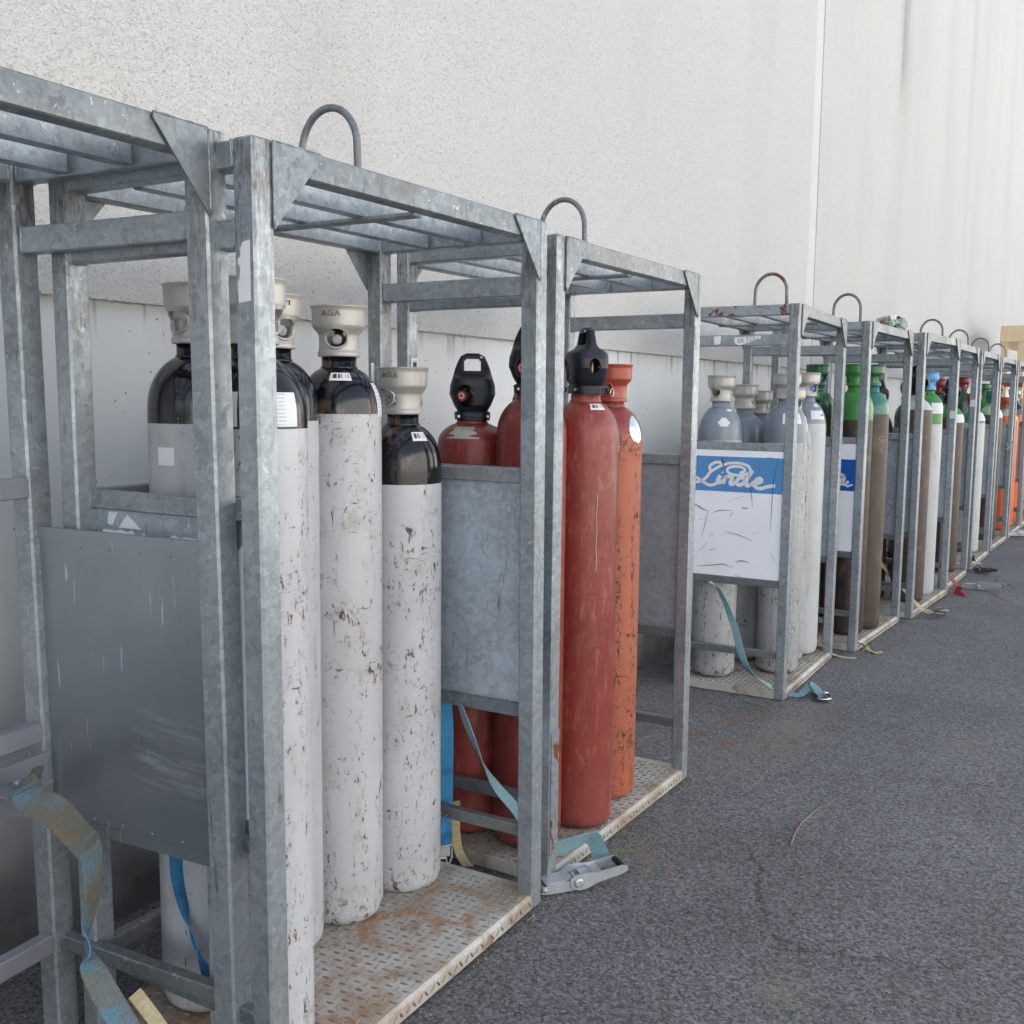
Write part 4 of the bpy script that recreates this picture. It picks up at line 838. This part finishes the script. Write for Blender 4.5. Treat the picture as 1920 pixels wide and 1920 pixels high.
def ratchet(name,label,loc,rz,s=1.0,grip='plasticin',open_=18,metal='zinc',group='ratchet buckles on the ground'):
    root=thing(name,label,'ratchet buckle',loc,(0,0,rz),group); root.scale=(s,s,s)
    # x: handle direction. base frame to the left, handle to the right
    m=MB()
    for sy in (-1,1):
        m.prism([(-.12,.006),(-.115,.026),(-.09,.034),(-.02,.036),(.012,.046),(.03,.03),(.02,.008),(-.02,.004),(-.10,.002)],sy*.031-.0015,sy*.031+.0015)
    m.prism([(-.105,.032),(-.04,.036),(-.02,.045),(-.02,.048),(-.045,.040),(-.106,.035)],-.0295,.0295)
    m.tube([(-.108,-.036,.016),(-.108,.036,.016)],.008,12); m.obj('frame',G[metal],root)
    h=mkobj('handle',None,root) if False else None
    m=MB(); T=Matrix.Translation((0,0,.030))@Matrix.Rotation(R_(-open_*.35),4,'Y')
    for sy in (-1,1):
        m.prism([(-.026,-.012),(-.026,.016),(-.008,.026),(.03,.024),(.06,.018),(.15,.020),(.168,.014),(.168,-.002),(.15,-.008),(.06,-.016),(.03,-.026),(.0,-.026)],sy*.037-.0015,sy*.037+.0015,T=T)
    m.box(.055,.085,-.0355,.0355,.008,.011,T=T); m.box(.02,.055,-.030,.030,.006,.009,T=T); m.obj('handle',G[metal],root)
    m=MB(); m.tube([T@Vector((.155,-.0352,.008)),T@Vector((.155,.0352,.008))],.0105,14); m.obj('grip',G[grip],root)
    m=MB(); 
    for sy in (-1,1):
        n=18; poly=[]
        for i in range(n*2): r=.027 if i%2 else .021; a=PI*i/n; poly.append((r*math.cos(a),.03+r*math.sin(a)))
        m.prism(poly,sy*.034-.001,sy*.034+.001)
        m.lathe([(.015,0),(.015,.004),(.008,.006)],16,T=Matrix.Translation((0,sy*.0385,.03))@Matrix.Rotation(-sy*PI/2,4,'X'))
    m.tube([(0,-.04,.03),(0,.04,.03)],.008,12); m.obj('ratchet_wheel',G['zinc'],root)
    return root
rr=ratchet('ratchet_buckle','large open galvanised ratchet buckle with black grip lying at the foot of the near cages',tuple(atz(1076,1662,.003)),math.atan2(-.27,.32),1.0)
m=MB(); m.ribbon([atz(1022,1650,.02)+Vector((.0,.05,.03)),atz(1022,1650,.02)+Vector((.01,.045,.06)),wl('C',.145,-.03,.105),wl('C',.21,-.045,.095),wl('C',.19,-.085,.05),wl('C',.165,-.10,.03)],[(0.1,-.3,1),(.1,-.3,1),(.2,-.5,.9),(.3,-.7,.7),(.5,-.6,.5),(.7,-.5,.2)],.055,.003)
o=m.obj('looped_strap',G['web_teal']); tag(o,'teal strap looping up beside the large ratchet buckle at the near cage foot','strap',gS)
# D strap and buckle
strap('faded_strap','faded teal strap slanting down across the pale cylinder bases under the large sign',[q(1330,1090,1.80),q(1350,1110,1.74),q(1375,1170,1.66),q(1395,1240,1.58),q(1415,1268,1.55),q(1447,1288,1.50)],[(.6,.6,.4),(.5,.8,.2),(.2,.9,.1),(.2,.9,.1),(.3,.8,.3),(.6,.5,.5)],.036,'web_teal',gS)
strap('faded_strap','teal strap arching over the asphalt to the small chrome buckle',[atz(1472,1298,.01),atz(1500,1303,.012),atz(1522,1284,.045),atz(1540,1302,.04),atz(1552,1308,.025)],[(.25,.95,0)]*5,.042,'web_teal',gS)
def buckle(label,loc,rz,metal='chrome',s=1.0):
    root=thing('ratchet_buckle',label,'ratchet buckle',loc,(0,0,rz),'ratchet buckles on the ground'); root.scale=(s,s,s)
    m=MB()
    for sy in (-1,1): m.box(-.05,.05,sy*.032-.002,sy*.032+.002,.006,.034); 
    m.tube([(-.05,-.034,.014),(-.05,.034,.014)],.007,10); m.tube([(.045,-.034,.026),(.045,.034,.026)],.006,10); m.tube([(0,-.036,.03),(0,.036,.03)],.009,12); m.obj('frame',G[metal],root)
    m=MB(); m.box(-.045,-.01,-.028,.028,.028,.034); m.box(-.038,-.018,-.010,.010,.0342,.036,1); m.obj('latch',[G['plasticin'],G['paper']],root)
    return root
buckle('small shiny chrome ratchet buckle at the end of the teal strap on the asphalt',(5.265,1.318,.002),R_(35))
strap('cream_strap','cream strap tail poking out at the right foot of the large-sign cage',[wl('D',1.04,.35,.50),wl('D',1.06,.18,.22),wl('D',1.08,.06,.06),wl('D',1.10,-.03,.012),wl('D',1.13,-.13,.006)],[(.9,.3,.2),(.9,.2,.2),(.9,.3,.1),(.9,.3,0),(.9,.3,0)],.036,'web_cream',gS)
strap('cream_strap','cream strap tail lying on asphalt at the foot of the torn-sign cage',[wl('E',.07,.03,.055),wl('E',.11,-.02,.03),atz(1625,1216,.006),atz(1640,1224,.006),atz(1655,1222,.012)],[(.3,.9,0)]*5,.03,'web_cream',gS)
# F
strap('cream_strap','cream strap coming out of the hoopless cage down to a pale buckle',[wl('F',.06,.10,.22),wl('F',.10,.03,.13),wl('F',.14,-.04,.055),wl('F',.13,-.12,.04),atz(1765,1150,.025)],[(.5,.3,.8),(.5,.3,.8),(.5,.2,.6),(.3,.9,0),(.3,.9,0)],.034,'web_cream',gS)
strap('cream_strap','broad khaki strap running diagonally in the dark opening of the torn-sign cage',[q(1640,1035,1.62),q(1655,1060,1.58),q(1680,1092,1.52),q(1700,1115,1.46)],(.3,.3,.9),.05,'web_cream',gS)
ratchet('ratchet_buckle','dull khaki ratchet buckle on the asphalt in front of the hoopless cage',(7.96,1.16,.002),R_(200),.75,'web_cream')
strap('red_strap','red strap spilling out at the foot of the fourth far cage',[wl('G',.02,-.05,.12),wl('G',.06,-.10,.06),atz(1795,1113,.01),atz(1812,1118,.005)],[(.2,.5,.8),(.4,.5,.7),(.5,.8,0),(.5,.8,0)],.05,'web_red',gS)
ratchet('ratchet_buckle','zinc ratchet lying stretched out on the red strap, handle pointing away',(9.16,1.05,.002),R_(-100),1.1)
ratchet('ratchet_buckle','dark blue and white ratchet buckle in front of the cage with the short white cylinder',(10.10,1.13,.002),R_(215),1.0,'plasticin',18,'hoop')
strap('dark_strap','dark grey strap from the far cage foot to the dark ratchet buckle',[wl('H',.03,-.01,.12),wl('H',.0,-.05,.08),atz(1838,1056,.04)],[(.7,.5,.3)]*3,.045,'hoop',gS)
strap('yellow_strap','yellowish strap curling at the foot of the cage near the red strap',[wl('H',-.12,.25,.25),wl('H',-.12,.16,.12),wl('H',-.10,.10,.07),wl('H',-.02,.07,.06)],[(.6,.6,.2)]*4,.03,'web_cream',gS)
ratchet('ratchet_buckle','pale green ratchet buckle at the right edge below the orange cylinders',(13.15,1.12,.01),R_(-70),1.2,'web_cream')
# knotted film tied to the I rail
def crumple(name,label,cat,loc,rx,ry,rz,n,mats,seed,group=None):
    R0=random.Random(seed); m=MB()
    for i in range(n):
        c=Vector((R0.gauss(0,rx*.45),R0.gauss(0,ry*.45),abs(R0.gauss(0,rz*.4)))); k=R0.randint(4,6); rad=rx*R0.uniform(.12,.3)
        nn=Vector((R0.gauss(0,1),R0.gauss(0,1),R0.gauss(0,1))).normalized(); a=nn.orthogonal(); b_=nn.cross(a); ring=[c+(a*math.cos(2*PI*j/k)+b_*math.sin(2*PI*j/k))*rad*R0.uniform(.5,1.2)+nn*R0.gauss(0,rad*.3) for j in range(k)]
        ring=[Vector((p_.x,p_.y,max(p_.z,.0))) for p_ in ring]
        m.add(ring+[c+nn*rad*.3],[(j,(j+1)%k,k) for j in range(k)],R0.randrange(len(mats)))
    o=m.obj(name,[G[x] for x in mats],None,loc=loc); return tag(o,label,cat,group)
cw=wl('F',.30,.10,2.003)
cw=aty(1672,611,1.38); cw.z=2.005
crumple('crumpled_film','crumpled green and white plastic film lying on top of the torn-sign and hoopless cages','film',wl('E',.80,.08,1.998),.13,.06,.075,90,['wrapgreen','wrapwhite','wrapwhite','leaf'],4)
m=MB(); m.tube([wl('E',.42,.04,2.018),wl('E',.62,.07,2.04)],.018,12); m.tube([wl('E',.88,.03,2.018),wl('E',1.0,.05,2.018)],.015,12); tag(m.obj('cardboard_tube',G['cardboard']),'brown cardboard tube beside the crumpled film on the cage top','tube')
crumple('knotted_rag','pale knotted plastic rag tied to a far cage rail at right','rag',wl('I',.95,.02,1.02),.07,.05,.1,26,['wrapwhite','straw'],9)
# ------------------------------------------------------------------ crate
cr_=thing('wooden_crate','tall pale timber crate frame standing at the right edge beyond the cages','crate',(15.75,1.42,0),(0,0,R_(-3)))
def plank(x0,x1,y0,y1,z0,z1,mat='wood',name='board'): MB().box(x0,x1,y0,y1,z0,z1,0,.003).obj(name,G[mat],cr_)
cd=.30
for xx in (0,1.9): 
    for yy in (0,cd-.09): plank(xx,xx+.07,yy,yy+.09,0,2.56,name='upright')
plank(-.022,-.002,-.01,cd+.01,2.36,2.58); plank(-.022,-.002,-.005,cd+.005,1.75,1.87,'woodred'); plank(-.022,-.002,-.005,cd+.005,1.20,1.30)
plank(-.022,2.0,-.024,-.003,2.42,2.58); plank(.02,2.0,-.024,-.003,2.30,2.41); plank(0.03,2.0,cd+.002,cd+.022,2.3,2.56); plank(-.022,2.0,-.024,-.003,1.5,1.6)
for xx in (.95,1.5): plank(xx,xx+.06,.0,.05,0,2.3,name='upright')
MB().box(0,.05,0,.035,0,.5,0,.003).obj('brace',G['woodred'],cr_,loc=(.075,.0,1.95),rot=(0,R_(32),0))
# ------------------------------------------------------------------ litter
def twig(label,pts,r):
    m=MB(); n=len(pts); m.tube(pts,[r*(1-.6*i/(n-1)) for i in range(n)],6); tag(m.obj('twig',G['twig']),label,'twig','twigs on the asphalt')
A=lambda u,v,z=.004:atz(u,v,z)
twig('long forked dry twig on the open asphalt right of the large ratchet',[A(1483,1584),A(1492,1560),A(1505,1540),A(1520,1528),A(1535,1515),A(1552,1508),A(1567,1498)],.0032)
twig('small side shoot of the long dry twig, pointing away',[A(1540,1512),A(1550,1513),A(1558,1510)],.002)
twig('dry twig near the bottom right of the asphalt',[A(1676,1842),A(1684,1853),A(1700,1862),A(1720,1870),A(1750,1880)],.0022)
twig('dark curved stem in front of the large-sign cage',[A(1390,1312),A(1410,1318),A(1435,1327),A(1455,1338)],.0025)
twig('short straw lying near the bottom middle of the asphalt',[A(1452,1844),A(1462,1832),A(1473,1827)],.0016)
twig('dark curled stem at the very bottom right',[A(1590,1905),A(1605,1908),A(1618,1918)],.0022)
twig('thin pale stem under the open cage of red cylinders',[A(1185,1392),A(1205,1383),A(1245,1376)],.0025)
twig('thin brown stalk beyond the red strap ratchet',[A(1862,1113),A(1875,1120),A(1890,1128)],.003)
# crumbs of leaf litter and dirt along the cage feet: uncountable
R0=random.Random(21); m=MB()
def crumb(P0,s,mt):
    a=R0.random()*6.3; n=3+R0.randrange(3); vs=[]
    for j in range(n): t=a+2*PI*j/n; rr_=s*R0.uniform(.4,1); vs.append((P0.x+rr_*math.cos(t),P0.y+rr_*math.sin(t)*.7,.003+R0.random()*s*.5))
    m.add(vs,[tuple(range(n))],mt)
for k in 'BCDEFGHIJ':
    x,y,r,W,t=cages[k]
    for i in range(520):
        d=wl(k,R0.uniform(0,W),-.002-abs(R0.gauss(0,.012)),0); crumb(d,R0.uniform(.0015,.006),0 if R0.random()<.85 else 1)
    for i in range(60):
        d=wl(k,R0.uniform(-.1,W+.1),-.02-abs(R0.gauss(0,.06)),0); crumb(d,R0.uniform(.002,.008),R0.randrange(2))
for i in range(260):
    P0=Vector((R0.uniform(1.5,9),R0.uniform(.0,1.4),0)); crumb(P0,R0.uniform(.0015,.004),R0.randrange(3))
for i in range(34):
    k=R0.choice('BCDEF'); W=cages[k][3]; a=wl(k,R0.uniform(0,W),-.01-abs(R0.gauss(0,.02)),.004); an=R0.uniform(-.6,.8); L=R0.uniform(.02,.07); m.tube([a,a+Vector((math.cos(an)*L*.5,math.sin(an)*L*.5,.003)),a+Vector((math.cos(an+.3)*L,math.sin(an+.3)*L,0))],.0011,4,2)
tag(m.obj('leaf_litter',[G['leaf'],G['straw'],G['straw']]),'crumbs of dead leaves, dirt and dry grass along the feet of the cages','litter',None,'stuff')
# ------------------------------------------------------------------ light
w=bpy.data.worlds.new('World'); sc.world=w; w.use_nodes=True; nt=w.node_tree; bg=nt.nodes['Background']
sky=nt.nodes.new('ShaderNodeTexSky'); sky.sky_type='NISHITA'; sky.sun_disc=False; SE,SR=R_(50),R_(12)
sky.sun_elevation=SE; sky.sun_rotation=SR; sky.air_density=1.0; sky.dust_density=3.0; sky.ozone_density=1.0
hs=nt.nodes.new('ShaderNodeHueSaturation'); hs.inputs['Saturation'].default_value=.50; nt.links.new(sky.outputs[0],hs.inputs['Color']); nt.links.new(hs.outputs[0],bg.inputs['Color']); bg.inputs['Strength'].default_value=.15
sd=bpy.data.lights.new('sun','SUN'); sd.energy=4.6; sd.angle=R_(.5); sd.color=(1,.965,.92); so=bpy.data.objects.new('sun',sd); COL.objects.link(so)
dirv=Vector((math.sin(SR)*math.cos(SE),math.cos(SR)*math.cos(SE),math.sin(SE))); so.rotation_euler=dirv.to_track_quat('Z','Y').to_euler()
vs_=sc.view_settings; vs_.view_transform='Standard'; vs_.look='None'; vs_.gamma=1; vs_.exposure=1.6
for o in COL.objects:
    for k_ in ('_zn','_zb'):
        if k_ in o: del o[k_]
